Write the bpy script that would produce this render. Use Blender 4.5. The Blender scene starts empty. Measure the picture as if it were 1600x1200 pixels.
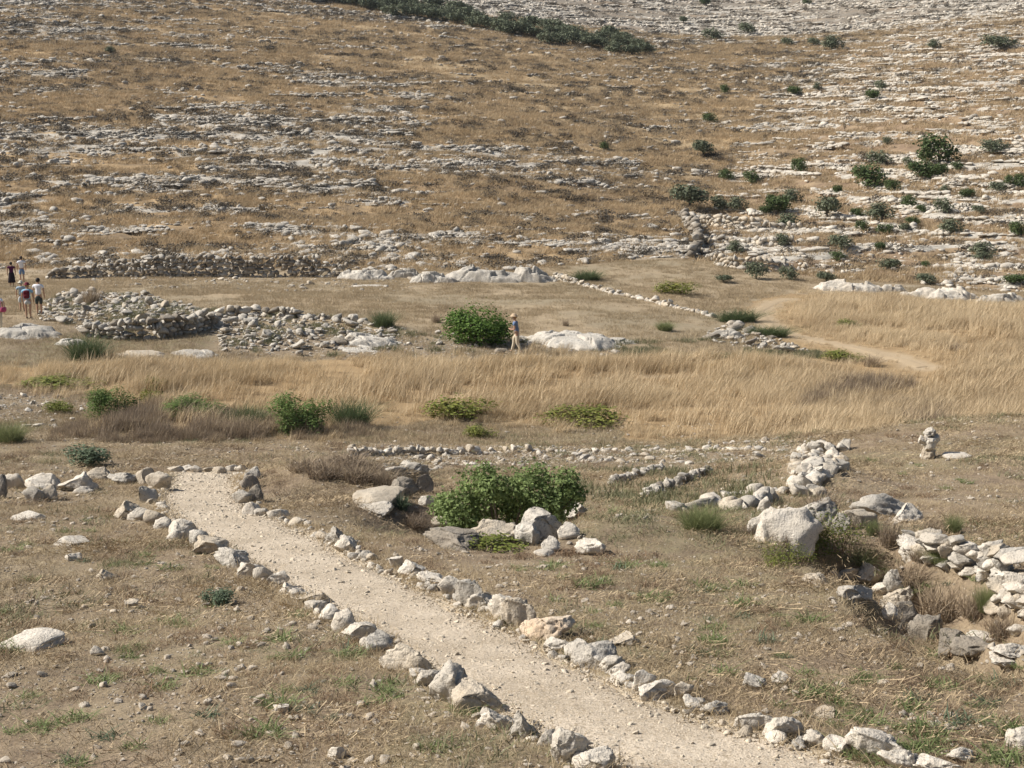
import bpy, bmesh, math, random
import numpy as np
from mathutils import Vector, Matrix, Euler

SC = bpy.context.scene
COL = SC.collection
rng = np.random.default_rng(11)
random.seed(11)

# ------------------------------------------------------------------ camera, world, sun, exposure
F = 2222.0                                   # focal length in pixels of a 1600 px wide frame
PITCH = math.atan2(400.0, F)
SUN_EL, SUN_AZ = math.radians(41), math.radians(-4)
cam_d = bpy.data.cameras.new('camera'); cam = bpy.data.objects.new('camera', cam_d); COL.objects.link(cam)
cam_d.sensor_width = 36; cam_d.lens = 36 * F / 1600; cam_d.clip_end = 3000; cam_d.clip_start = .1
cam.rotation_euler = (math.pi / 2 - PITCH, 0, 0)
SC.camera = cam
world = bpy.data.worlds.new('World'); SC.world = world; world.use_nodes = True
wn = world.node_tree.nodes; wl = world.node_tree.links
sky = wn.new('ShaderNodeTexSky'); sky.sky_type = 'NISHITA'; sky.sun_disc = False
sky.dust_density = 2.2; sky.ozone_density = .9; sky.sun_elevation = SUN_EL; sky.sun_rotation = math.radians(270 + 4)
bg = wn.get('Background') or wn.new('ShaderNodeBackground'); bg.inputs['Strength'].default_value = .07
wl.new(sky.outputs[0], bg.inputs[0])
sun_d = bpy.data.lights.new('sun', 'SUN'); sun_d.energy = 5.0; sun_d.angle = math.radians(.5); sun_d.color = (1, .965, .905)
sun = bpy.data.objects.new('sun', sun_d); COL.objects.link(sun)
SDIR = Vector((-math.cos(SUN_EL) * math.cos(SUN_AZ), -math.cos(SUN_EL) * math.sin(SUN_AZ), math.sin(SUN_EL)))
sun.rotation_euler = SDIR.to_track_quat('Z', 'Y').to_euler()
SC.view_settings.view_transform = 'Standard'; SC.view_settings.look = 'None'
SC.view_settings.exposure = 0.33; SC.view_settings.gamma = 1.0
SC.view_settings.use_curve_mapping = False
SC.render.engine = 'CYCLES'
SC.cycles.max_bounces = 5; SC.cycles.diffuse_bounces = 2; SC.cycles.transmission_bounces = 2
SC.cycles.use_denoising = True

# ------------------------------------------------------------------ numpy noise
def _hash(ix, iy, iz, seed):
    h = (ix * 374761393 + iy * 668265263 + iz * 2147483647 + seed * 974634777) & 0xFFFFFFFF
    h = ((h ^ (h >> 13)) * 1274126177) & 0xFFFFFFFF
    return ((h ^ (h >> 16)) & 0xFFFF) / 65535.0
def vnoise(x, y, z=None, seed=0):
    """value noise in [0,1]"""
    x = np.asarray(x, float); y = np.asarray(y, float)
    fx = np.floor(x); fy = np.floor(y); ix = fx.astype(np.int64); iy = fy.astype(np.int64)
    tx = x - fx; ty = y - fy; tx = tx * tx * (3 - 2 * tx); ty = ty * ty * (3 - 2 * ty)
    if z is None:
        a = _hash(ix, iy, 0, seed); b = _hash(ix + 1, iy, 0, seed); c = _hash(ix, iy + 1, 0, seed); d = _hash(ix + 1, iy + 1, 0, seed)
        return (a + (b - a) * tx) * (1 - ty) + (c + (d - c) * tx) * ty
    z = np.asarray(z, float); fz = np.floor(z); iz = fz.astype(np.int64); tz = z - fz; tz = tz * tz * (3 - 2 * tz)
    r = 0
    for k, w in ((0, 1 - tz), (1, tz)):
        a = _hash(ix, iy, iz + k, seed); b = _hash(ix + 1, iy, iz + k, seed); c = _hash(ix, iy + 1, iz + k, seed); d = _hash(ix + 1, iy + 1, iz + k, seed)
        r = r + w * ((a + (b - a) * tx) * (1 - ty) + (c + (d - c) * tx) * ty)
    return r
def fbm(x, y, z=None, oct=3, seed=0):
    s = 0; a = .5; t = 0
    for i in range(oct):
        s = s + a * vnoise(np.asarray(x) * 2 ** i, np.asarray(y) * 2 ** i, None if z is None else np.asarray(z) * 2 ** i, seed + i * 17)
        t += a; a *= .5
    return s / t
def sstep(a, b, x):
    t = np.clip((np.asarray(x, float) - a) / (b - a), 0, 1); return t * t * (3 - 2 * t)
def gsmooth(A, sig, axis):
    n = int(3 * sig) + 1; k = np.exp(-.5 * (np.arange(-n, n + 1) / sig) ** 2); k /= k.sum()
    P = np.pad(A, [(n, n) if i == axis else (0, 0) for i in range(A.ndim)], mode='edge')
    out = np.zeros_like(A)
    for i in range(2 * n + 1):
        sl = [slice(None)] * A.ndim; sl[axis] = slice(i, i + A.shape[axis]); out += k[i] * P[tuple(sl)]
    return out

# ------------------------------------------------------------------ ground form
# the lie of the land: for some bearings, how far off the slope is that is seen at each depression angle
cp, sp = math.cos(PITCH), math.sin(PITCH)
def ray(u, v):
    u = np.asarray(u, float); v = np.asarray(v, float)
    return u - 800, F * cp + (600 - v) * sp, -F * sp + (600 - v) * cp
NEAR = [(1450, 7.05), (1200, 9.83), (1100, 11.67), (1000, 14.4), (900, 18.7), (850, 22.0), (800, 26.7), (770, 30.6)]
PROFILE = {
    -500: NEAR + [(740, 35), (690, 44), (620, 54), (560, 62), (520, 66), (497, 69), (440, 100), (425, 107), (330, 130), (230, 160), (130, 200), (50, 245), (0, 280), (-60, 340), (-100, 420), (-110, 900)],
    0: NEAR + [(740, 35), (690, 44), (620, 54), (560, 62), (520, 66), (497, 69), (440, 100), (425, 107), (330, 130), (230, 160), (130, 200), (50, 245), (0, 280), (-60, 340), (-100, 420), (-110, 900)],
    400: NEAR + [(740, 36), (690, 46), (620, 55), (560, 64), (520, 67.5), (490, 74), (440, 97), (425, 104), (330, 130), (230, 163), (130, 210), (50, 268), (0, 312), (-60, 380), (-100, 480), (-110, 900)],
    800: NEAR + [(740, 37), (700, 46), (690, 49), (620, 57), (555, 66), (540, 68), (500, 76), (440, 97), (425, 104), (330, 133), (230, 170), (130, 228), (60, 285), (30, 325), (0, 385), (-60, 480), (-110, 900)],
    1050: NEAR + [(740, 36.5), (700, 45), (690, 49), (610, 59), (555, 67), (500, 77), (440, 98), (400, 112), (350, 134), (270, 168), (180, 218), (100, 278), (80, 302), (40, 362), (0, 430), (-60, 530), (-110, 900)],
    1250: NEAR + [(740, 36), (700, 44), (690, 49), (600, 60), (555, 68), (500, 80), (460, 95), (440, 102), (400, 113), (340, 134), (270, 162), (180, 210), (100, 275), (60, 330), (0, 420), (-60, 520), (-110, 900)],
    1600: NEAR + [(740, 34), (700, 43), (685, 48), (600, 60), (550, 68), (500, 84), (470, 97), (440, 103), (400, 111), (330, 127), (260, 148), (180, 182), (100, 235), (60, 275), (0, 350), (-60, 440), (-110, 900)],
    2100: NEAR + [(740, 34), (700, 43), (685, 48), (600, 60), (550, 68), (500, 80), (470, 90), (440, 97), (400, 105), (330, 120), (260, 140), (180, 170), (100, 215), (60, 250), (0, 310), (-60, 400), (-110, 900)],
}
BT = np.linspace(math.log(5), math.log(1000), 1000)          # log distance
BA = np.linspace(-1.0, 1.0, 401)                               # bearing (x / y)
_cols = sorted(PROFILE)
_zc = []
for c in _cols:
    pts = sorted((Y, v) for v, Y in PROFILE[c])
    Y = np.array([p[0] for p in pts]); v = np.array([p[1] for p in pts])
    dx, dy, dz = ray(c, v)
    zz = np.interp(BT, np.log(Y), dz / dy * Y)
    low = np.exp(BT) < Y[0]; zz[low] = -2.8 - .165 * np.exp(BT[low])
    _zc.append(zz)
_zc = np.array(_zc); _ac = (np.array(_cols) - 800) / 2190.0
BASE = np.array([np.interp(BA, _ac, _zc[:, j]) for j in range(len(BT))]).T     # [a, t]
BASE = gsmooth(gsmooth(BASE, 5, 1), 9, 0)
def bil(G, A, T, a, t):
    i = np.clip(np.interp(a, A, np.arange(len(A))), 0, len(A) - 1.001); j = np.clip(np.interp(t, T, np.arange(len(T))), 0, len(T) - 1.001)
    i0 = i.astype(int); j0 = j.astype(int); fi = i - i0; fj = j - j0
    return (G[i0, j0] * (1 - fi) * (1 - fj) + G[i0 + 1, j0] * fi * (1 - fj) + G[i0, j0 + 1] * (1 - fi) * fj + G[i0 + 1, j0 + 1] * fi * fj)
def h0(x, y):
    return bil(BASE, BA, BT, np.asarray(x) / np.asarray(y), np.log(np.asarray(y)))
def cast(G, A, T, u, v):
    """points of the ground seen in the given directions from where the photographer stood"""
    u = np.atleast_1d(np.asarray(u, float)); v = np.atleast_1d(np.asarray(v, float))
    out = np.zeros((len(u), 3))
    t = np.linspace(math.log(6), math.log(800), 2600); Y = np.exp(t)
    for k in range(len(u)):
        dx, dy, dz = ray(u[k], v[k])
        hz = bil(G, A, T, np.full(len(t), dx / dy), t)
        rz = dz / dy * Y
        below = np.nonzero(rz <= hz)[0]
        i = below[0] if len(below) else len(t) - 1
        if 0 < i:
            d0 = rz[i - 1] - hz[i - 1]; d1 = rz[i] - hz[i]; w = d0 / (d0 - d1 + 1e-9); w = min(max(w, 0), 1)
            y = Y[i - 1] + (Y[i] - Y[i - 1]) * w
        else:
            y = Y[0]
        out[k] = (dx / dy * y, y, dz / dy * y)
    return out
def at0(pts): return cast(BASE, BA, BT, [p[0] for p in pts], [p[1] for p in pts])

def inpoly(P, x, y):
    x = np.asarray(x); y = np.asarray(y); c = np.zeros(x.shape, bool); n = len(P)
    for i in range(n):
        x1, y1 = P[i][:2]; x2, y2 = P[(i + 1) % n][:2]
        if y1 == y2: continue
        c ^= ((y1 > y) != (y2 > y)) & (x < (x2 - x1) * (y - y1) / (y2 - y1) + x1)
    return c
def dline(P, x, y, closed=False):
    x = np.asarray(x, float); y = np.asarray(y, float); best = np.full(x.shape, 1e9); par = np.zeros(x.shape); s0 = 0
    n = len(P)
    for i in range(n if closed else n - 1):
        ax, ay = P[i][:2]; bx, by = P[(i + 1) % n][:2]; ex, ey = bx - ax, by - ay; L2 = ex * ex + ey * ey + 1e-9
        t = np.clip(((x - ax) * ex + (y - ay) * ey) / L2, 0, 1)
        d = np.hypot(x - ax - t * ex, y - ay - t * ey); m = d < best
        best = np.where(m, d, best); par = np.where(m, s0 + t * math.sqrt(L2), par); s0 += math.sqrt(L2)
    return best, par
def sdpoly(P, x, y):
    d, _ = dline(P, x, y, True); return np.where(inpoly(P, x, y), -d, d)

LEFT_EDGE = [(268, 738), (258, 758), (246, 783), (268, 812), (304, 838), (348, 862), (390, 886), (424, 906), (458, 928), (502, 952), (560, 984), (602, 1008), (650, 1042), (702, 1078), (760, 1108), (820, 1142), (880, 1168), (960, 1202), (1040, 1240), (1120, 1290)]
RIGHT_EDGE = [(372, 738), (374, 768), (398, 800), (440, 811), (480, 830), (524, 855), (570, 880), (620, 902), (680, 930), (730, 955), (790, 985), (850, 1012), (905, 1042), (965, 1072), (1030, 1096), (1100, 1121), (1180, 1150), (1280, 1177), (1360, 1200), (1460, 1245), (1560, 1300)]
PL = at0(LEFT_EDGE); PR = at0(RIGHT_EDGE)
PATH_POLY = np.vstack([PL[:, :2], PR[::-1, :2]])
FIELD_POLY = at0([(-300, 580), (0, 577), (150, 572), (350, 564), (600, 562), (700, 567), (830, 558), (1000, 556), (1200, 557), (1285, 566), (1240, 548), (1190, 512), (1165, 490), (1172, 470), (1230, 458), (1320, 458), (1430, 472), (1600, 487), (1900, 500), (1900, 690), (1280, 692), (1100, 692), (1010, 692), (960, 668), (860, 662), (700, 655), (580, 672), (420, 686), (260, 688), (190, 668), (150, 612), (0, 604), (-300, 600)])[:, :2]
TRAIL = at0([(1250, 468), (1212, 472), (1186, 486), (1196, 502), (1230, 518), (1275, 531), (1340, 544), (1398, 559), (1440, 575)])[:, :2]
TRACK = at0([(1010, 588), (1100, 589), (1200, 588), (1300, 584)])[:, :2]
TRENCH = at0([(1378, 948), (1432, 988), (1500, 1020), (1575, 1040)])[:, :2]
HOLLOW = at0([(1415, 893), (1495, 925), (1580, 962), (1690, 990)])[:, :2]
NEARPIT = at0([(1300, 868), (1360, 858)])[:, :2]
PITC = at0([(765, 806)])[0]; MOUNDL = at0([(525, 760)])[0]; HEAP = at0([(1275, 760)])[0]; MOUNDR = at0([(1640, 712)])[0]
KNOLL = at0([(960, 830)])[0]; CLIFF = at0([(640, 775)])[0]
RUB1 = at0([(70, 470), (120, 458), (230, 462), (300, 480), (360, 500), (420, 490), (540, 500), (620, 510), (620, 535), (480, 550), (350, 552), (330, 520), (250, 525), (130, 515), (60, 500)])[:, :2]
GRAVEL = [at0(p)[:, :2] for p in ([(-60, 618), (120, 622), (150, 640), (100, 668), (-60, 672)],
                                  [(540, 700), (700, 694), (1000, 700), (1290, 705), (1280, 735), (1000, 728), (760, 730), (600, 728)],
                                  [(100, 436), (560, 428), (700, 440), (620, 458), (380, 456), (200, 448)],
                                  [(60, 470), (240, 468), (430, 505), (620, 512), (1010, 548), (1000, 556), (560, 562), (350, 556), (330, 520), (120, 515)])]
HB_U = np.array([-500, 0, 400, 800, 1050, 1250, 1600, 2100]); HB_Y = np.array([107, 107, 104, 104, 112, 104, 99, 95.])
def hillmask(x, y):
    b = np.interp(np.asarray(x) / np.asarray(y), (HB_U - 800) / 2190., HB_Y); return sstep(-3, 4, y - b)
def rightness(x, y):
    a = np.asarray(x) / np.asarray(y)
    n = fbm(np.asarray(x) / 18, np.asarray(y) / 18, oct=2, seed=5) - .5
    r = sstep(.13, .17, a + .05 * n + np.where(y > 150, -.0006 * (np.minimum(y, 260) - 150), 0))
    far = sstep(300, 330, y + 20 * n) * sstep(-.12, .0, a)
    return np.maximum(r, far)

def features(x, y, z):
    x = np.asarray(x, float); y = np.asarray(y, float)
    near = 1 - sstep(46, 54, y)
    # foreground lumps
    z = z + near * (.16 * (fbm(x / 2.3, y / 2.3, oct=3, seed=21) - .5) + .05 * (fbm(x * 1.6, y * 1.6, oct=3, seed=22) - .5))
    mid = sstep(46, 54, y) * (1 - sstep(95, 110, y))
    z = z + mid * (.30 * (fbm(x / 5, y / 5, oct=3, seed=23) - .5))
    g = lambda c, rx, ry, p=1: np.exp(-(((x - c[0]) / rx) ** 2 + ((y - c[1]) / ry) ** 2) ** p)
    z = z - .95 * g(PITC, 2.3, 2.6, 2)
    z = z + .30 * g(KNOLL, 1.6, 2.0)
    ml = .75 * g(MOUNDL, 2.0, 2.2) * (1 - sstep(-.3, .25, x - CLIFF[0]))
    z = z + ml
    z = z + .55 * g(HEAP, 1.3, 2.2)
    z = z + 1.15 * g(MOUNDR, 7.5, 6.5)
    d, s = dline(TRENCH, x, y)
    z = z - .38 * (1 - sstep(.22, .5, d))
    dh, _ = dline(HOLLOW, x, y); z = z - .8 * (1 - sstep(.55, 1.35, dh))
    d2, _ = dline(NEARPIT, x, y)
    z = z - .8 * (1 - sstep(.4, 1.1, d2))
    # path bed, tamped flat
    # hillsides: worn terraces and ledges
    hm = hillmask(x, y)
    rr = rightness(x, y)
    warp = 2.4 * (fbm(x / 22, y / 22, oct=2, seed=31) - .5) + 1.1 * (fbm(x / 6, y / 6, oct=2, seed=32) - .5)
    for hgt, k, m in ((1.15, .75, rr), (1.7, .45, 1 - rr)):
        q = (z + warp) / hgt; fl = np.floor(q); fr = q - fl
        zt = (fl + sstep(.55, 1, fr)) * hgt - warp
        z = z + hm * m * k * (zt - z)
    z = z + hm * (.5 * (fbm(x / 3.2, y / 3.2, oct=3, seed=33) - .5))
    return z
def ledge(x, y, z):
    """0..1, high on the risers of the hillside terraces"""
    warp = 2.4 * (fbm(x / 22, y / 22, oct=2, seed=31) - .5) + 1.1 * (fbm(x / 6, y / 6, oct=2, seed=32) - .5)
    rr = rightness(x, y)
    q = np.where(rr > .5, (z + warp) / 1.15, (z + warp) / 1.7); fr = q - np.floor(q)
    return sstep(.5, .75, fr)

# dense land grid
NA_IN = 680
GA = np.concatenate([-.40 - .0018 * np.cumsum(1.16 ** np.arange(26))[::-1], np.linspace(-.40, .40, NA_IN), .40 + .0018 * np.cumsum(1.16 ** np.arange(26))])
GA = np.clip(GA, -.98, .98); GA = np.unique(GA)
GT = np.linspace(math.log(5.2), math.log(880), 940)
AA, TT = np.meshgrid(GA, GT, indexing='ij'); GY = np.exp(TT); GX = AA * GY
GZ0 = h0(GX, GY)
GZ = features(GX, GY, GZ0)
sdp = sdpoly(PATH_POLY, GX[:, :520].ravel(), GY[:, :520].ravel()).reshape(GX[:, :520].shape)
SDP = np.full(GX.shape, 99.); SDP[:, :520] = sdp
wpath = 1 - sstep(-.25, .25, SDP)
GZ = GZ * (1 - .8 * wpath) + .8 * wpath * (GZ0 - .03)
def hz(x, y): return bil(GZ, GA, GT, np.asarray(x) / np.asarray(y), np.log(np.asarray(y)))
def at(pts): return cast(GZ, GA, GT, [p[0] for p in pts], [p[1] for p in pts])
def slope_n(x, y, e=.3):
    sx = (hz(x + e, y) - hz(x - e, y)) / (2 * e); sy = (hz(x, y + e) - hz(x, y - e)) / (2 * e)
    return sx, sy

# ------------------------------------------------------------------ materials
def newmat(name, rough=.9):
    m = bpy.data.materials.new(name); m.use_nodes = True
    nt = m.node_tree; b = nt.nodes['Principled BSDF']; b.inputs['Roughness'].default_value = rough
    b.inputs['Specular IOR Level'].default_value = .2
    return m, nt, b
def nd(nt, t, **kw):
    n = nt.nodes.new(t)
    for k, v in kw.items():
        if k in n.inputs: n.inputs[k].default_value = v
        else: setattr(n, k, v)
    return n
def noise(nt, co, scale, detail=3, rough=.6, out='Fac'):
    n = nd(nt, 'ShaderNodeTexNoise'); n.inputs['Scale'].default_value = scale; n.inputs['Detail'].default_value = detail; n.inputs['Roughness'].default_value = rough
    if co is not None: nt.links.new(co, n.inputs['Vector'])
    return n.outputs[out]
def ramp(nt, src, stops):
    r = nt.nodes.new('ShaderNodeValToRGB'); nt.links.new(src, r.inputs[0]); e = r.color_ramp.elements
    while len(e) < len(stops): e.new(.5)
    for el, (p, c) in zip(e, stops):
        el.position = p; el.color = (c, c, c, 1) if not isinstance(c, tuple) else (*c, 1)
    return r.outputs[0]
def mix(nt, fac, a, b, mode='MIX'):
    m = nt.nodes.new('ShaderNodeMix'); m.data_type = 'RGBA'; m.blend_type = mode
    for s, v in ((m.inputs[0], fac), (m.inputs[6], a), (m.inputs[7], b)):
        if isinstance(v, (int, float)): s.default_value = v
        elif isinstance(v, tuple): s.default_value = (*v, 1)
        else: nt.links.new(v, s)
    return m.outputs[2]
def mth(nt, op, a, b=None, clamp=False):
    m = nt.nodes.new('ShaderNodeMath'); m.operation = op; m.use_clamp = clamp
    for s, v in ((m.inputs[0], a), (m.inputs[1], b)):
        if v is None: continue
        if isinstance(v, (int, float)): s.default_value = v
        else: nt.links.new(v, s)
    return m.outputs[0]
def bump(nt, b, h, strength=.5, dist=.02):
    n = nt.nodes.new('ShaderNodeBump'); n.inputs['Strength'].default_value = strength; n.inputs['Distance'].default_value = dist
    nt.links.new(h, n.inputs['Height']); nt.links.new(n.outputs[0], b.inputs['Normal'])
def attr(nt, name):
    a = nt.nodes.new('ShaderNodeAttribute'); a.attribute_name = name; return a.outputs['Fac']
def pos(nt): return nt.nodes.new('ShaderNodeNewGeometry').outputs['Position']
def objrand(nt): return nt.nodes.new('ShaderNodeObjectInfo').outputs['Random']
def island(nt): return nt.nodes.new('ShaderNodeNewGeometry').outputs['Random Per Island']

def stone_mat(name, light, mid, lichen, lich_amt=.5, k=1.0):
    m, nt, b = newmat(name, .93)
    p = pos(nt)
    big = noise(nt, p, 2.2 * k, 4, .65); fine = noise(nt, p, 14 * k, 5, .7); spots = noise(nt, p, 38 * k, 2, .5)
    r = objrand(nt)
    c = mix(nt, ramp(nt, big, [(.35, 0.), (.65, 1.)]), mid, light)
    lf = mth(nt, 'ADD', ramp(nt, fine, [(.50, 0.), (.64, 1.)]), mth(nt, 'MULTIPLY', mth(nt, 'SUBTRACT', r, .5), .8))
    c = mix(nt, mth(nt, 'MULTIPLY', lf, lich_amt, True), c, lichen)
    c = mix(nt, mth(nt, 'MULTIPLY', ramp(nt, spots, [(.62, 0.), (.7, 1.)]), .5), c, tuple(q * .45 for q in lichen))
    hs = nt.nodes.new('ShaderNodeHueSaturation'); nt.links.new(c, hs.inputs['Color'])
    nt.links.new(mth(nt, 'ADD', mth(nt, 'MULTIPLY', r, .36), .78), hs.inputs['Value'])
    nt.links.new(hs.outputs[0], b.inputs['Base Color'])
    hgt = mth(nt, 'ADD', mth(nt, 'MULTIPLY', fine, .7), mth(nt, 'MULTIPLY', spots, .3))
    bump(nt, b, hgt, .9, .05 / k)
    return m
M = {}
M['white'] = stone_mat('pale_limestone', (.69, .625, .53), (.57, .50, .405), (.26, .23, .19), .45)
M['grey'] = stone_mat('grey_limestone', (.58, .53, .455), (.43, .385, .32), (.18, .163, .14), .65)
M['tan'] = stone_mat('tan_limestone', (.60, .52, .41), (.48, .40, .30), (.24, .21, .17), .45)
M['ochre'] = stone_mat('ochre_limestone', (.60, .45, .31), (.62, .54, .43), (.33, .28, .22), .35)
M['dark'] = stone_mat('weathered_shaded_limestone', (.36, .31, .25), (.27, .23, .18), (.11, .10, .083), .65)  # weathered dark stone; also paints the shade on trench wall and cliff rocks
M['hill'] = stone_mat('hillside_limestone', (.64, .585, .50), (.47, .42, .35), (.15, .135, .115), .75, .6)
M['hillpale'] = stone_mat('pale_ledge_limestone', (.70, .64, .545), (.58, .51, .415), (.28, .245, .20), .45, .6)
M['pebble'] = stone_mat('pebble_stone', (.52, .455, .37), (.42, .355, .275), (.27, .23, .18), .3, 3)
M['gravel'] = stone_mat('gravel_stone', (.62, .535, .415), (.55, .465, .35), (.42, .35, .26), .3, 3)

def blade_mat(name, cols, spread=.35, trans=.25, zgrad=None):
    m, nt, b = newmat(name, .7)
    isl = island(nt); r = objrand(nt)
    n = noise(nt, pos(nt), .22, 2, .6)
    f = mth(nt, 'ADD', mth(nt, 'MULTIPLY', isl, .5), mth(nt, 'ADD', mth(nt, 'MULTIPLY', r, .15), mth(nt, 'MULTIPLY', mth(nt, 'SUBTRACT', n, .32), .95)))
    f = mth(nt, 'MULTIPLY', f, .85, True)
    c = ramp(nt, f, [(i / (len(cols) - 1), q) for i, q in enumerate(cols)])
    hs = nt.nodes.new('ShaderNodeHueSaturation'); nt.links.new(c, hs.inputs['Color'])
    nt.links.new(mth(nt, 'ADD', mth(nt, 'MULTIPLY', isl, spread), 1 - spread / 2), hs.inputs['Value'])
    nt.links.new(hs.outputs[0], b.inputs['Base Color'])
    if trans:
        t = nt.nodes.new('ShaderNodeBsdfTranslucent'); nt.links.new(hs.outputs[0], t.inputs['Color'])
        ms = nt.nodes.new('ShaderNodeMixShader'); ms.inputs[0].default_value = trans
        nt.links.new(b.outputs[0], ms.inputs[1]); nt.links.new(t.outputs[0], ms.inputs[2])
        nt.links.new(ms.outputs[0], nt.nodes['Material Output'].inputs['Surface'])
    return m
M['tall'] = blade_mat('tall_dry_grass', [(.36, .265, .165), (.53, .41, .255), (.68, .545, .355), (.78, .65, .45)])
M['hillgrass'] = blade_mat('hill_dry_grass', [(.28, .205, .125), (.42, .315, .19), (.53, .405, .25), (.62, .485, .305)])
M['terrgrass'] = blade_mat('terrace_dry_grass', [(.25, .20, .13), (.37, .29, .185), (.47, .375, .245), (.32, .275, .165)])
M['dullgreen'] = blade_mat('dull_green_herb', [(.13, .13, .07), (.18, .18, .095), (.24, .23, .13), (.28, .25, .15)])
M['rust'] = blade_mat('rust_dry_weed', [(.11, .075, .05), (.18, .12, .075), (.29, .19, .11), (.14, .11, .075)], .5, .1)
M['short'] = blade_mat('short_dry_grass', [(.22, .165, .104), (.37, .285, .175), (.52, .415, .262), (.37, .27, .16)])
M['straw'] = blade_mat('straw', [(.20, .145, .09), (.32, .24, .145), (.46, .355, .22), (.60, .49, .32)], .5, 0)
M['thicket'] = blade_mat('dry_thicket', [(.20, .155, .115), (.29, .225, .16), (.41, .32, .215), (.27, .25, .13)])
M['burnet'] = blade_mat('grey_burnet', [(.062, .053, .043), (.092, .078, .06), (.13, .108, .08), (.10, .095, .06)], .4, .1)
M['weed'] = blade_mat('green_weed', [(.13, .165, .06), (.18, .22, .085), (.25, .29, .125), (.30, .30, .14)])
M['thistle'] = blade_mat('blue_green_thistle', [(.09, .125, .075), (.14, .18, .11), (.20, .245, .155)])
M['fig'] = blade_mat('fig_leaf', [(.125, .17, .055), (.18, .235, .08), (.24, .305, .115), (.31, .365, .16)], .5, .3)
M['bush'] = blade_mat('bright_bush_leaf', [(.05, .095, .018), (.08, .145, .026), (.12, .195, .038), (.16, .235, .055)], .4, .25)
M['yellowgreen'] = blade_mat('yellow_green_leaf', [(.10, .13, .03), (.16, .19, .04), (.24, .24, .06), (.20, .15, .06)], .4, .25)
M['spraygreen'] = blade_mat('soft_green_sprig', [(.14, .165, .07), (.20, .225, .095), (.27, .285, .13), (.33, .31, .17)])
M['leafgreen'] = blade_mat('fresh_green_leaf', [(.075, .12, .03), (.115, .175, .045), (.16, .225, .065), (.21, .27, .09)])
M['darkgreen'] = blade_mat('dark_green_sprig', [(.075, .105, .045), (.115, .15, .065), (.165, .20, .09)], .4, .2)
M['olive'] = blade_mat('olive_leaf', [(.10, .118, .07), (.15, .168, .105), (.21, .228, .145)], .4, .15)
M['carob'] = blade_mat('carob_leaf', [(.055, .08, .03), (.085, .12, .042), (.12, .16, .06)], .4, .15)
M['brownshrub'] = blade_mat('brown_shrub', [(.12, .095, .06), (.17, .135, .085), (.22, .18, .11)], .4, .1)
def plain(name, c, rough=.85, var=.15):
    m, nt, b = newmat(name, rough)
    n = noise(nt, pos(nt), 18, 3); nt.links.new(mix(nt, n, tuple(q * (1 - var) for q in c), tuple(min(1, q * (1 + var)) for q in c)), b.inputs['Base Color'])
    bump(nt, b, n, .2, .01); return m
M['bark'] = plain('bark', (.14, .115, .09), .95, .35)
M['twig'] = plain('dry_twig', (.20, .15, .10), .95, .3)

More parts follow.
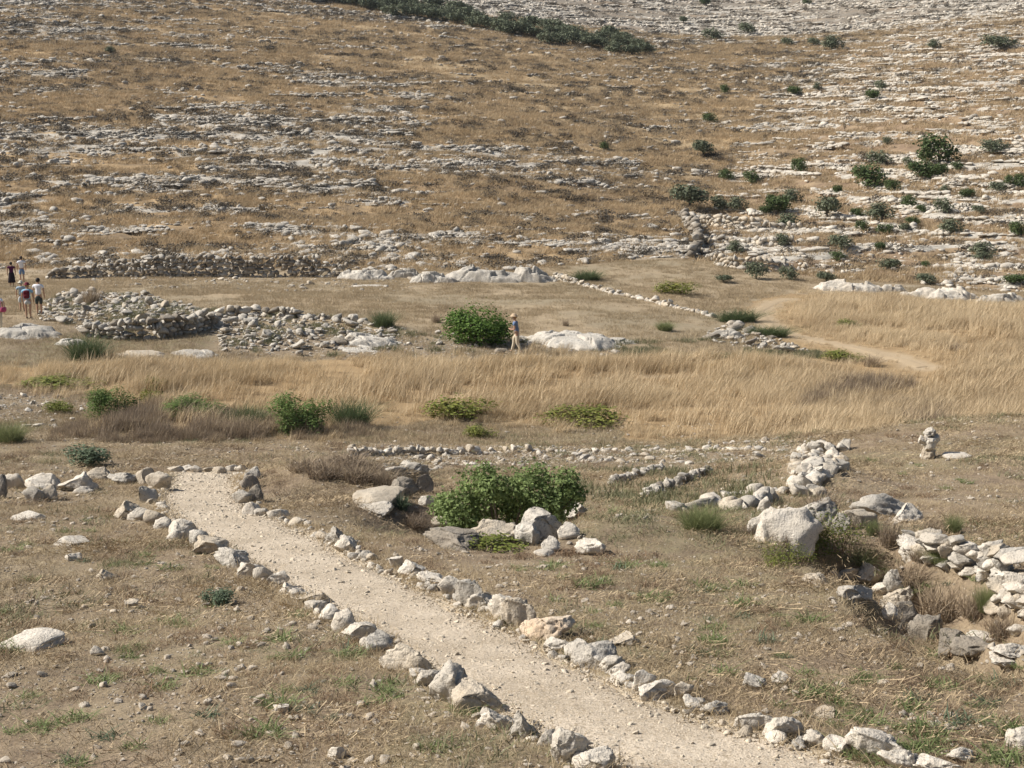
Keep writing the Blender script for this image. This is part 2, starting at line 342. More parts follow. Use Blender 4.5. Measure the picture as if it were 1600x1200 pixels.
def ground_mat():
    m, nt, b = newmat('dry_ground', .95)
    p = pos(nt)
    n1 = noise(nt, p, .55, 4, .6); n2 = noise(nt, p, 2.6, 5, .65); n3 = noise(nt, p, 17, 4, .7); n4 = noise(nt, p, 60, 3, .6)
    # soil
    soil = mix(nt, ramp(nt, n2, [(.35, 0.), (.65, 1.)]), (.172, .126, .085), (.295, .22, .145))
    soil = mix(nt, ramp(nt, n1, [(.42, 0.), (.62, .7)]), soil, (.31, .245, .16))
    soil = mix(nt, ramp(nt, n3, [(.54, 0.), (.68, .75)]), soil, (.40, .31, .20))
    soil = mix(nt, ramp(nt, n3, [(.30, .65), (.42, 0.)]), soil, (.10, .07, .046))
    vo = nt.nodes.new('ShaderNodeTexVoronoi'); vo.inputs['Scale'].default_value = 9; nt.links.new(p, vo.inputs['Vector'])
    speck = ramp(nt, vo.outputs['Distance'], [(.10, 1.), (.17, 0.)])
    chance = ramp(nt, noise(nt, p, 5, 3), [(.50, 0.), (.60, 1.)])
    soil = mix(nt, mth(nt, 'MULTIPLY', speck, chance), soil, (.46, .40, .32))
    # green flush
    soil = mix(nt, mth(nt, 'MULTIPLY', attr(nt, 'green'), ramp(nt, n2, [(.4, .1), (.6, .85)])), soil, (.155, .155, .075))
    # stony dirt
    vg = nt.nodes.new('ShaderNodeTexVoronoi'); vg.inputs['Scale'].default_value = 3.4; nt.links.new(p, vg.inputs['Vector'])
    gr = mix(nt, ramp(nt, vg.outputs['Distance'], [(.22, 1.), (.42, 0.)]), (.245, .19, .13), (.48, .43, .36))
    gr = mix(nt, ramp(nt, n2, [(.4, 0.), (.7, .5)]), gr, (.33, .25, .16))
    c = mix(nt, mth(nt, 'MULTIPLY', attr(nt, 'stony'), ramp(nt, noise(nt, p, 1.3, 4), [(.35, .1), (.6, 1.)])), soil, gr)
    # short dry grass terrace
    ter = mix(nt, ramp(nt, n2, [(.3, 0.), (.7, 1.)]), (.30, .23, .15), (.42, .325, .205))
    ter = mix(nt, ramp(nt, noise(nt, p, .16, 3), [(.45, 0.), (.65, .7)]), ter, (.27, .225, .15))
    c = mix(nt, attr(nt, 'terrace'), c, ter)
    # under tall grass
    fld = mix(nt, n2, (.26, .175, .095), (.44, .31, .165))
    c = mix(nt, attr(nt, 'field'), c, fld)
    # hillsides
    mp = nt.nodes.new('ShaderNodeMapping'); mp.inputs['Scale'].default_value = (.5, 1, 1.6); nt.links.new(p, mp.inputs['Vector']); hp = mp.outputs[0]
    h1 = noise(nt, hp, .12, 4, .6); h2 = noise(nt, hp, .75, 5, .65); h3 = noise(nt, hp, 2.6, 4, .65)
    hg = mix(nt, ramp(nt, h1, [(.38, 0.), (.62, 1.)]), (.285, .193, .106), (.465, .328, .178))
    hg = mix(nt, ramp(nt, h2, [(.45, 0.), (.65, .75)]), hg, (.20, .15, .102))
    hg = mix(nt, ramp(nt, h3, [(.55, 0.), (.7, .6)]), hg, (.44, .34, .215))
    rsoil = mix(nt, ramp(nt, h2, [(.4, 0.), (.6, 1.)]), (.235, .165, .108), (.345, .25, .155))
    hg = mix(nt, attr(nt, 'right'), hg, rsoil)
    rk = mix(nt, ramp(nt, h3, [(.35, 0.), (.6, 1.)]), (.33, .295, .245), (.56, .51, .43))
    hg = mix(nt, mth(nt, 'MULTIPLY', attr(nt, 'gold'), ramp(nt, h2, [(.35, .35), (.6, 1.)])), hg, (.43, .325, .195))
    hg = mix(nt, mth(nt, 'MULTIPLY', attr(nt, 'far'), ramp(nt, h1, [(.35, .5), (.6, 1.)])), hg, (.255, .22, .175))
    rf = mth(nt, 'ADD', mth(nt, 'ADD', attr(nt, 'rocky'), mth(nt, 'MULTIPLY', attr(nt, 'right'), .07)), mth(nt, 'MULTIPLY', mth(nt, 'SUBTRACT', noise(nt, hp, 1.1, 5, .7), .5), 1.6))
    hg = mix(nt, ramp(nt, rf, [(.52, 0.), (.64, 1.)]), hg, rk)
    c = mix(nt, attr(nt, 'hill'), c, hg)
    # trodden pale dirt
    pt = mix(nt, ramp(nt, n3, [(.35, 0.), (.65, 1.)]), (.46, .37, .255), (.60, .50, .365))
    c = mix(nt, attr(nt, 'pale'), c, pt)
    nt.links.new(c, b.inputs['Base Color'])
    bump(nt, b, mth(nt, 'ADD', mth(nt, 'MULTIPLY', n3, .6), mth(nt, 'MULTIPLY', n2, .8)), .8, .06)
    return m
M['ground'] = ground_mat()
def path_mat():
    m, nt, b = newmat('crushed_limestone', .95)
    p = pos(nt)
    n1 = noise(nt, p, 1.1, 4, .6); n3 = noise(nt, p, 26, 4, .7)
    c = mix(nt, ramp(nt, n1, [(.38, 0.), (.6, 1.)]), (.45, .365, .265), (.61, .51, .39))
    vo = nt.nodes.new('ShaderNodeTexVoronoi'); vo.inputs['Scale'].default_value = 42; nt.links.new(p, vo.inputs['Vector'])
    c = mix(nt, mth(nt, 'MULTIPLY', ramp(nt, n3, [(.48, 0.), (.62, 1.)]), .8), c, (.33, .255, .17))
    c = mix(nt, ramp(nt, vo.outputs['Distance'], [(.2, .75), (.45, 0.)]), c, (.66, .57, .45))
    nt.links.new(c, b.inputs['Base Color'])
    bump(nt, b, mth(nt, 'ADD', noise(nt, p, 55, 3, .7), mth(nt, 'MULTIPLY', noise(nt, p, 5, 3, .6), 2.5)), .7, .025)
    return m
M['path'] = path_mat()

# ------------------------------------------------------------------ object helpers
def tag(o, label=None, cat=None, group=None, kind=None):
    if label: o['label'] = label
    if cat: o['category'] = cat
    if group: o['group'] = group
    if kind: o['kind'] = kind
    return o
def mesh_np(name, V, Fc, mat, smooth=False):
    me = bpy.data.meshes.new(name); V = np.asarray(V, np.float32)
    if isinstance(Fc, np.ndarray):
        n, k = Fc.shape
        me.vertices.add(len(V)); me.vertices.foreach_set('co', V.ravel())
        me.loops.add(n * k); me.loops.foreach_set('vertex_index', Fc.astype(np.int32).ravel())
        me.polygons.add(n); me.polygons.foreach_set('loop_start', np.arange(0, n * k, k, dtype=np.int32))
        me.update(calc_edges=True)
    else:
        me.from_pydata(V.tolist(), [], Fc)
    if smooth: me.polygons.foreach_set('use_smooth', np.ones(len(me.polygons), bool))
    if mat: me.materials.append(mat)
    me.update(); return me
def obj(name, me, parent=None, loc=None, rot=None, scl=None):
    o = bpy.data.objects.new(name, me); COL.objects.link(o)
    if parent is not None: o.parent = parent
    if loc is not None: o.location = loc
    if rot is not None: o.rotation_euler = rot
    if scl is not None: o.scale = scl
    return o
def empty(name, loc, rz=0, scl=1):
    o = bpy.data.objects.new(name, None); COL.objects.link(o); o.location = loc; o.rotation_euler = (0, 0, rz); o.scale = (scl, scl, scl)
    o.empty_display_size = .2; return o
def copy_thing(src, loc, rz, scl):
    c = src.copy(); COL.objects.link(c); c.location = loc; c.rotation_euler = (0, 0, rz); c.scale = scl if hasattr(scl, '__len__') else (scl,) * 3
    for ch in list(src.children):
        k = ch.copy(); COL.objects.link(k); k.parent = c
        for g in list(ch.children):
            q = g.copy(); COL.objects.link(q); q.parent = k
    return c

# ------------------------------------------------------------------ the ground
nA, nT = GX.shape
fieldm = np.zeros(GX.shape); jx = GX + .8 * (fbm(GX / 1.7, GY / 1.7, oct=2, seed=41) - .5); jy = GY + 1.6 * (fbm(GX / 1.7, GY / 1.7, oct=2, seed=42) - .5)
fieldm = inpoly(FIELD_POLY, jx, jy).astype(float)
dtr, _ = dline(TRAIL, GX, GY); dtk, _ = dline(TRACK, GX, GY)
pale = np.maximum.reduce([1 - sstep(-.1, .3, SDP + .5 * (fbm(GX * 2, GY * 2, oct=2, seed=43) - .5)), .45 * (1 - sstep(.3, 1.3, dtr + .8 * (fbm(GX, GY, oct=2, seed=46) - .5))), .35 * (1 - sstep(.2, .5, dtk))])
hm = hillmask(GX, GY); rr = rightness(GX, GY)
ridge = sstep(300, 330, GY)
stony = np.zeros(GX.shape)
for P in GRAVEL: stony = np.maximum(stony, inpoly(P, jx, jy))
stony = gsmooth(gsmooth(stony.astype(float), 2, 0), 2, 1)
terr = (1 - hm) * sstep(66, 72, GY)
near = 1 - sstep(40, 50, GY)
green = near * sstep(.45, .6, fbm(GX / 3.5, GY / 3.5, oct=2, seed=44)) * np.where(GX > -1, .5, .2) + (1 - near) * (1 - hm) * sstep(.5, .65, fbm(GX / 6, GY / 6, oct=2, seed=45)) * .6
def rockiness(x, y, z):
    r = rightness(x, y)
    band = fbm(x / 26 + 40, y / 9, oct=3, seed=51); b2 = fbm(x / 9, y / 3.2, oct=2, seed=52)
    led = ledge(x, y, z)
    a = x / y
    left = sstep(.34, .68, band + .25 * (b2 - .5)) * (.62 + .38 * led)
    gd = sstep(0, 45, y - (215 - 283 * (a + .14)) + 40 * (fbm(x / 12, y / 7, oct=2, seed=57) - .5)) * (1 - sstep(.13, .22, a)) * (1 - sstep(285, 310, y)) * sstep(-.30, -.2, a)
    left = left * (1 - .72 * gd)
    right = sstep(.24, .51, band + .5 * (b2 - .5)) * (.34 + .66 * led)
    return np.clip(left * (1 - r) + right * r, 0, 1)
rocky = rockiness(GX, GY, GZ)
def goldness(x, y):
    a = x / y; g = sstep(0, 45, y - (215 - 283 * (a + .14)) + 40 * (fbm(x / 12, y / 7, oct=2, seed=57) - .5))
    return g * (1 - sstep(.13, .22, a)) * (1 - sstep(285, 310, y)) * sstep(-.30, -.2, a)
gold = goldness(GX, GY); farm = sstep(285, 320, GY) * sstep(-.12, -.02, AA)
attrs = {'pale': pale, 'hill': hm, 'right': rr, 'stony': stony * (1 - fieldm), 'terrace': terr * (1 - fieldm), 'field': fieldm * (1 - hm), 'green': green, 'rocky': rocky, 'gold': gold, 'far': farm}
ids = np.arange(nA * nT).reshape(nA, nT)
quads = np.stack([ids[:-1, :-1], ids[1:, :-1], ids[1:, 1:], ids[:-1, 1:]], -1).reshape(-1, 4)
VG = np.stack([GX, GY, GZ], -1).reshape(-1, 3)
cm = hm.ravel()[quads].mean(1); ca = AA.ravel()[quads].mean(1); cy = GY.ravel()[quads].mean(1)
zone = np.where(cm < .5, 0, np.where(ca < .135 - .0005 * np.clip(cy - 150, 0, 100), 1, 2))
for zn, nm, lb in ((0, 'ground', 'dry stony ground with withered grass around the path and ruins'), (1, 'hillside', 'brown grassy hillside with rock ledges rising on the left'), (2, 'hillside', 'pale rocky terraced hillside rising on the right')):
    q = quads[zone == zn]; used, inv = np.unique(q, return_inverse=True)
    me = mesh_np(nm, VG[used], inv.reshape(q.shape), M['ground'], True)
    for k, A in attrs.items():
        at_ = me.attributes.new(k, 'FLOAT', 'POINT'); at_.data.foreach_set('value', A.ravel()[used].astype(np.float32))
    tag(obj(nm, me), lb, None, None, 'structure')

# thin air between here and the far slope
bm = bmesh.new(); bmesh.ops.create_cube(bm, size=1); me = bpy.data.meshes.new('haze'); bm.to_mesh(me); bm.free()
z0_, z1_ = float(GZ.min()) - 2.5, float(GZ.max()) + 12; x1_ = float(np.abs(GX).max()) + 20
hazeo = obj('haze', me, None, (0, 440, (z0_ + z1_) / 2), None, (2 * x1_, 960, z1_ - z0_)); tag(hazeo, 'thin pale haze lying over the far hillsides', None, None, 'stuff')
m = bpy.data.materials.new('air'); m.use_nodes = True; nt = m.node_tree; nt.nodes.remove(nt.nodes['Principled BSDF'])
vp = nt.nodes.new('ShaderNodeVolumePrincipled'); vp.inputs['Density'].default_value = .00008; vp.inputs['Color'].default_value = (.82, .89, 1, 1); vp.inputs['Anisotropy'].default_value = .3
nt.links.new(vp.outputs[0], nt.nodes['Material Output'].inputs['Volume']); me.materials.append(m)

# gravel path: its own sheet a little above the bed
def ribbon(name, L, R, mat, lift, nacross, label, jit=.12):
    L = np.asarray(L); R = np.asarray(R); mL = np.linspace(0, 1, len(L)); mR = np.linspace(0, 1, len(R)); s = np.linspace(0, 1, 420)
    lx, ly = np.interp(s, mL, L[:, 0]), np.interp(s, mL, L[:, 1]); rx, ry = np.interp(s, mR, R[:, 0]), np.interp(s, mR, R[:, 1])
    wob = jit * (fbm(lx * 1.5, ly * 1.5, oct=3, seed=61) - .5) * 2; wob2 = jit * (fbm(rx * 1.5, ry * 1.5, oct=3, seed=62) - .5) * 2
    V = []
    for k in range(nacross):
        w = k / (nacross - 1); ww = w + (1 - w) ** 3 * wob + w ** 3 * wob2
        x = lx + (rx - lx) * ww; y = ly + (ry - ly) * ww
        z = hz(x, y) + lift * (1 - (2 * w - 1) ** 6) - .02 * (2 * w - 1) ** 6
        V.append(np.stack([x, y, z], -1))
    V = np.array(V); i = np.arange(nacross * 420).reshape(nacross, 420)
    q = np.stack([i[:-1, :-1], i[1:, :-1], i[1:, 1:], i[:-1, 1:]], -1).reshape(-1, 4)
    return tag(obj(name, mesh_np(name, V.reshape(-1, 3), q, mat, True)), label, None, None, 'structure')
# resample both edges by the same fraction of their length
def resamp(P, n=60):
    d = np.concatenate([[0], np.cumsum(np.hypot(*np.diff(P[:, :2], axis=0).T))]); d /= d[-1]
    return np.stack([np.interp(np.linspace(0, 1, n), d, P[:, k]) for k in (0, 1)], -1)
ribbon('path', resamp(PL), resamp(PR), M['path'], .022, 40, 'pale crushed limestone footpath running between stone borders')
def strip(P, w):
    P = resamp(P, 60); T = np.gradient(P, axis=0); T /= np.linalg.norm(T, axis=1)[:, None] + 1e-9; N = np.stack([-T[:, 1], T[:, 0]], -1)
    return P + N * w, P - N * w
tl, tr_ = strip(TRAIL, .38)
ribbon('path', tl, tr_, M['ground'], .02, 8, 'bare earth trail winding through the tall dry grass on the right', .2)
for o in bpy.data.objects:
    if o.name == 'path.001':
        at_ = o.data.attributes.new('pale', 'FLOAT', 'POINT'); at_.data.foreach_set('value', np.full(len(o.data.vertices), .42, np.float32))
        at_ = o.data.attributes.new('field', 'FLOAT', 'POINT'); at_.data.foreach_set('value', np.ones(len(o.data.vertices), np.float32))

# ------------------------------------------------------------------ stone shapes
_ico = {}
def ico(sub):
    if sub not in _ico:
        bm = bmesh.new(); bmesh.ops.create_icosphere(bm, subdivisions=sub, radius=1)
        _ico[sub] = (np.array([v.co[:] for v in bm.verts]), np.array([[v.index for v in f.verts] for f in bm.faces])); bm.free()
    return _ico[sub]
def rock_V(seed, sub, cuts=13, rough=.3, pits=30, lo=.42, hi=.82, expo=None):
    r = np.random.default_rng(seed); V, Fc = ico(sub); V = V.copy(); U = V.copy(); o = r.uniform(0, 50, 3)
    ns = lambda f, oc, sd: fbm(U[:, 0] * f + o[0], U[:, 1] * f + o[1], U[:, 2] * f + o[2], oc, seed + sd) - .5
    V = np.sign(V) * np.abs(V) ** (expo or r.uniform(.6, 1.0))
    V = V * (1 + rough * 1.5 * ns(1.4, 2, 0))[:, None]
    for i in range(cuts):
        n = r.normal(size=3); n[2] *= .8; n /= np.linalg.norm(n); d = r.uniform(lo, hi); pr = V @ n; k = pr > d
        V[k] -= np.outer((pr[k] - d), n)
    rid = 1 - np.abs(2 * (fbm(U[:, 0] * 2.6 + o[1], U[:, 1] * 2.6 + o[2], U[:, 2] * 2.6 + o[0], 2, seed + 9)) - 1)
    V = V - U * (np.clip(rid - .72, 0, 1) * rough * 1.5)[:, None]
    if sub >= 3:
        V = V + U * (ns(5.5, 3, 5) * rough * .42)[:, None]
        for i in range(pits):
            c = r.normal(size=3); c /= np.linalg.norm(c); d = np.linalg.norm(U - c, axis=1); rad = r.uniform(.06, .17)
            V -= U * (np.clip(1 - d / rad, 0, 1) ** .7 * rad * .6)[:, None]
    else:
        V = V + r.normal(size=V.shape) * .035
    V -= (V.max(0) + V.min(0)) / 2; V /= np.ptp(V, axis=0)
    return V, Fc
ROCK_V = {}
def rock_variants(sub, n, **kw):
    key = (sub, n, str(kw))
    if key not in ROCK_V: ROCK_V[key] = [rock_V(1000 + sub * 100 + i, sub, **kw) for i in range(n)]
    return ROCK_V[key]
_rm = {}
def rock_me(name, sub, i, mat, **kw):
    k = (name, sub, i, mat, str(kw))
    if k not in _rm:
        V, Fc = rock_variants(sub, 16, **kw)[i % 16]; _rm[k] = mesh_np(name, V, Fc, M[mat], False)
    return _rm[k]
def scale_at(y): return y / F
LAND = []
def put_rock(name, box, mat, label, cat, group=None, seed=0, sub=None, parent=None, sink=.27, depth=.8, hk=.95, yaw=None, back=.35, kw={}):
    """a stone whose visible extent is the given box, standing on the ground there"""
    u0, v0, u1, v1 = box
    p = at([((u0 + u1) / 2, v1)])[0]; s = math.hypot(p[1], p[2]) / F
    w = (u1 - u0) * s; h = (v1 - v0) * s
    if sub is None: sub = 4 if (u1 - u0) > 34 else 3 if (u1 - u0) > 12 else 2
    d = w * depth
    hh = max(h * hk - .12 * d, h * .5) / (1 - sink)
    yy = p[1] + d * back
    z = float(hz(p[0], yy)); z = min(max(z, p[2] - .08 * hh), p[2] + .3 * hh)
    r = random.Random(seed * 7 + int(u0 * 13 + v0))
    if yaw is None: yaw = r.choice((0, math.pi)) + r.uniform(-.3, .3)
    o = obj(name, rock_me(name, sub, r.randrange(16), mat, **kw), parent, (p[0], yy, z + hh * (.5 - sink)), (r.uniform(-1, 1) * (.2 if name == 'border_stone' else .07), r.uniform(-1, 1) * (.2 if name == 'border_stone' else .07), yaw), (w * (1.3 if name == 'border_stone' else 1.18), d * 1.15, hh * (1.14 if name == 'border_stone' else 1.08)))
    if label:
        tag(o, label, cat, group); LAND.append((p[0], yy, label.replace(' in the left path border', '').replace(' in the right path border', '')))
    return o
def by_neighbour(objs, fmt, lands):
    Q = np.array([o.location[:2] for o in objs]); L = np.array([l[:2] for l in lands]); D = np.hypot(Q[:, None, 0] - L[None, :, 0], Q[:, None, 1] - L[None, :, 1])
    rank = D.argsort(0).argsort(0)
    for i, o in enumerate(objs):
        k = int(np.where(rank[i] < 36, D[i], D[i] + 1e3 + rank[i] * 10).argmin()); q = int(rank[i, k])
        t = lands[k][2]; t = ' '.join(t.split()[:9])
        o['label'] = fmt.format(('closest' if q == 0 else ORD[min(q, len(ORD) - 1)] + ' closest'), t)
ORD = 'first second third fourth fifth sixth seventh eighth ninth tenth eleventh twelfth thirteenth fourteenth fifteenth sixteenth seventeenth eighteenth nineteenth twentieth twenty-first twenty-second twenty-third twenty-fourth twenty-fifth twenty-sixth twenty-seventh twenty-eighth twenty-ninth thirtieth thirty-first thirty-second thirty-third thirty-fourth thirty-fifth thirty-sixth'.split()
ORD += ['thirty-' + w for w in ('seventh', 'eighth', 'ninth')] + ['fortieth'] + ['forty-' + w for w in ORD[:9]] + ['fiftieth'] + ['fifty-' + w for w in ORD[:9]]

# path border, near to far: (box, stone kind, look)
LEFT_STONES = [
    ((905, 1172, 958, 1206), 'white', 'flat pale stone cut by the bottom of the photo'),
    ((868, 1136, 912, 1192), 'white', 'tall pointed cream stone'),
    ((843, 1138, 876, 1166), 'white', 'small wedge of white stone leaning on the pointed one'),
    ((799, 1105, 840, 1156), 'grey', 'knobbly grey stone taller than wide'),
    ((746, 1100, 802, 1138), 'white', 'low white stone with deep grey hollows'),
    ((706, 1070, 777, 1112), 'tan', 'wide smooth tan stone with green weed before it'),
    ((678, 1036, 737, 1098), 'white', 'largest white furrowed stone'),
    ((651, 1040, 692, 1073), 'white', 'white stone tucked against the largest furrowed one'),
    ((639, 1021, 670, 1053), 'tan', 'rounded egg-like stone with pinkish face'),
    ((600, 1003, 651, 1046), 'tan', 'tan hollowed stone with orange flank'),
    ((574, 985, 608, 1017), 'grey', 'round grey stone pitted like a sponge'),
    ((536, 971, 588, 1003), 'white', 'square white block with flat top'),
    ((521, 953, 553, 988), 'white', 'rounded white stone leaning on the square block'),
    ((501, 944, 531, 973), 'white', 'knobbly white stone with grey top'),
    ((476, 936, 508, 957), 'white', 'half-buried stone under the sharp wedge'),
    ((466, 921, 512, 943), 'tan', 'sharp-ridged cream wedge with shaded right side'),
    ((436, 906, 473, 930), 'white', 'rough low whitish stone beyond the sharp wedge'),
    ((420, 887, 447, 917), 'white', 'thin upright whitish stone'),
    ((399, 883, 423, 908), 'white', 'small smooth white stone'),
    ((376, 875, 411, 906), 'white', 'bright white angular stone'),
    ((335, 854, 387, 886), 'grey', 'grey hollowed stone below the smooth cobble'),
    ((309, 835, 352, 867), 'tan', 'smooth tan cobble cut clean like a loaf'),
    ((296, 824, 323, 853), 'grey', 'rough grey stone beside the smooth cobble'),
    ((264, 809, 305, 846), 'white', 'big craggy white stone with grey cap'),
    ((242, 809, 268, 828), 'white', 'low pale stone before the craggy one'),
    ((228, 795, 261, 821), 'tan', 'brownish block with shaded right face'),
    ((181, 781, 221, 811), 'tan', 'flat tan slab at the outer bend'),
    ((201, 794, 229, 813), 'white', 'flat white stone at the bend'),
    ((216, 756, 241, 786), 'grey', 'upright grey stone at the path mouth'),
    ((233, 733, 267, 766), 'tan', 'big rounded tan stone at the path mouth'),
    ((213, 729, 237, 759), 'tan', 'pointed tan stone beside the rounded one'),
]
for i, (bx, mt, lk) in enumerate(LEFT_STONES):
    put_rock('border_stone', bx, mt, f'{lk} in the left path border', 'border stone', 'stones along the left edge of the path', seed=i)
RIGHT_STONES = [
    ((1442, 1184, 1503, 1212), 'white', 'white stone cut by the bottom of the photo'),
    ((1384, 1169, 1441, 1204), 'white', 'wide white slab leaning below the biggest stone'),
    ((1337, 1137, 1413, 1180), 'white', 'biggest white craggy stone'),
    ((1295, 1153, 1337, 1178), 'white', 'small jagged white stone'),
    ((1260, 1143, 1297, 1168), 'white', 'smooth round white stone'),
    ((1200, 1116, 1249, 1153), 'white', 'blocky white stone with sharp right edge'),
    ((1154, 1111, 1203, 1139), 'white', 'low sloping white stone with a grey pit'),
    ((1099, 1094, 1136, 1116), 'grey', 'low stone with a round dark hole'),
    ((1074, 1089, 1100, 1102), 'white', 'small flat white stone'),
    ((1056, 1064, 1082, 1091), 'tan', 'small dusty stone behind the double one'),
    ((1004, 1062, 1061, 1092), 'white', 'wide double-humped white stone'),
    ((991, 1046, 1021, 1079), 'white', 'upright stone with pointed top'),
    ((959, 1051, 993, 1069), 'white', 'flat white stone lying inside the border'),
    ((955, 1033, 981, 1056), 'white', 'small sharp white stone with dark hollow'),
    ((936, 1023, 973, 1049), 'white', 'white stone leaning outward'),
    ((905, 1004, 961, 1046), 'grey', 'grey stone with white nose'),
    ((887, 999, 919, 1028), 'white', 'smooth whitish stone with weeds on it'),
    ((854, 996, 896, 1019), 'white', 'half-buried pale stone beside the ochre block'),
    ((821, 957, 887, 999), 'ochre', 'ochre-faced square block'),
    ((789, 929, 834, 978), 'tan', 'smooth upright tan stone like a tooth'),
    ((766, 926, 802, 966), 'white', 'white stone left of the tooth-like one'),
    ((732, 923, 777, 952), 'white', 'boxy white stone'),
    ((718, 901, 756, 946), 'grey', 'jagged grey stone with pointed top'),
    ((687, 896, 720, 931), 'white', 'rounded white stone with a small black hole'),
    ((654, 895, 693, 913), 'white', 'low sunken pale stone'),
    ((625, 874, 667, 899), 'white', 'humped whitish stone'),
    ((609, 868, 627, 887), 'white', 'small upright white stone'),
    ((559, 859, 582, 874), 'white', 'small white stone sunk in gravel'),
    ((526, 838, 561, 862), 'white', 'rough white lump below the tall wedge'),
    ((510, 820, 548, 848), 'grey', 'tall grey wedge with shaded right face'),
    ((495, 827, 514, 843), 'tan', 'low cream stone left of the tall wedge'),
    ((449, 808, 476, 823), 'tan', 'small knobbly tan stone'),
    ((419, 793, 447, 808), 'white', 'low long white stone'),
    ((399, 790, 421, 807), 'grey', 'rough grey stone beside the white lump'),
    ((379, 783, 403, 805), 'white', 'smooth white lump below the dark pile'),
    ((367, 764, 393, 788), 'grey', 'low grey stone on the path side of the dark pile'),
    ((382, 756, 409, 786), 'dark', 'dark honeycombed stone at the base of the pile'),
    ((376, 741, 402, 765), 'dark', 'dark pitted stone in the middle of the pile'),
    ((383, 729, 405, 750), 'grey', 'grey pitted stone topping the pile'),
]
for i, (bx, mt, lk) in enumerate(RIGHT_STONES):
    put_rock('border_stone', bx, mt, f'{lk} in the right path border', 'border stone', 'stones along the right edge of the path', seed=40 + i)
r = random.Random(21); fillers = []; BLAND = [l for l in LAND]
for side, P, nm in ((0, resamp(PL, 400), 'left'), (1, resamp(PR, 400), 'right')):
    for k in range(4, 396, 4):
        if r.random() < .2 or P[k, 1] < 9.7: continue
        x, y = P[k, 0] + r.gauss(0, .09) + (-.06 if side == 0 else .06), P[k, 1] + r.gauss(0, .06)
        w = r.uniform(.07, .17) * (1 + .004 * y)
        fillers.append(obj('filler_stone', rock_me('filler_stone', 2, r.randrange(16), r.choice(('white', 'white', 'tan', 'grey'))), None, (x, y, float(hz(x, y)) + w * .18), (r.uniform(-.4, .4), r.uniform(-.4, .4), r.uniform(0, 6)), (w * 1.3, w, w * .8)))
        tag(fillers[-1], 'small filler stone', 'border stone', f'small stones filling the {nm} path border')
by_neighbour(fillers, 'small filler stone {} to the {}', BLAND)
FAR_END = [((264, 726, 284, 737), 'tan'), ((282, 724, 299, 735), 'white'), ((297, 726, 313, 739), 'white'), ((318, 728, 334, 737), 'tan'), ((333, 727, 351, 741), 'tan'), ((352, 724, 370, 736), 'grey'), ((368, 725, 386, 737), 'white')]
for i, (bx, mt) in enumerate(FAR_END):
    put_rock('border_stone', bx, mt, f'{ORD[i]} from left of the low stones closing the far end of the path', 'border stone', 'stones closing the far end of the path', seed=90 + i)
# row of big stones at the left
ROW = [((168, 733, 217, 757), 'grey', 'flat-topped grey boulder nearest the path mouth in the left boulder row'),
       ((133, 728, 171, 751), 'tan', 'craggy tan boulder beside the flat grey one in the left row'),
       ((90, 733, 144, 767), 'white', 'big white boulder with dark right side in the left row'),
       ((37, 736, 89, 766), 'white', 'broad white boulder topping the left row'),
       ((36, 756, 66, 784), 'grey', 'grey boulder below the broad white one in the left row'),
       ((56, 754, 87, 782), 'tan', 'tan boulder propping the broad white one in the left row'),
       ((6, 735, 36, 764), 'white', 'upright white boulder near the left edge of the photo'),
       ((-24, 738, 10, 780), 'dark', 'dark boulder cut off by the left edge of the photo'),
       ((114, 757, 142, 772), 'white', 'low white stone sunk in straw before the left row')]
for i, (bx, mt, lb) in enumerate(ROW): put_rock('boulder', bx, mt, lb, 'boulder', 'row of boulders left of the path', seed=120 + i)
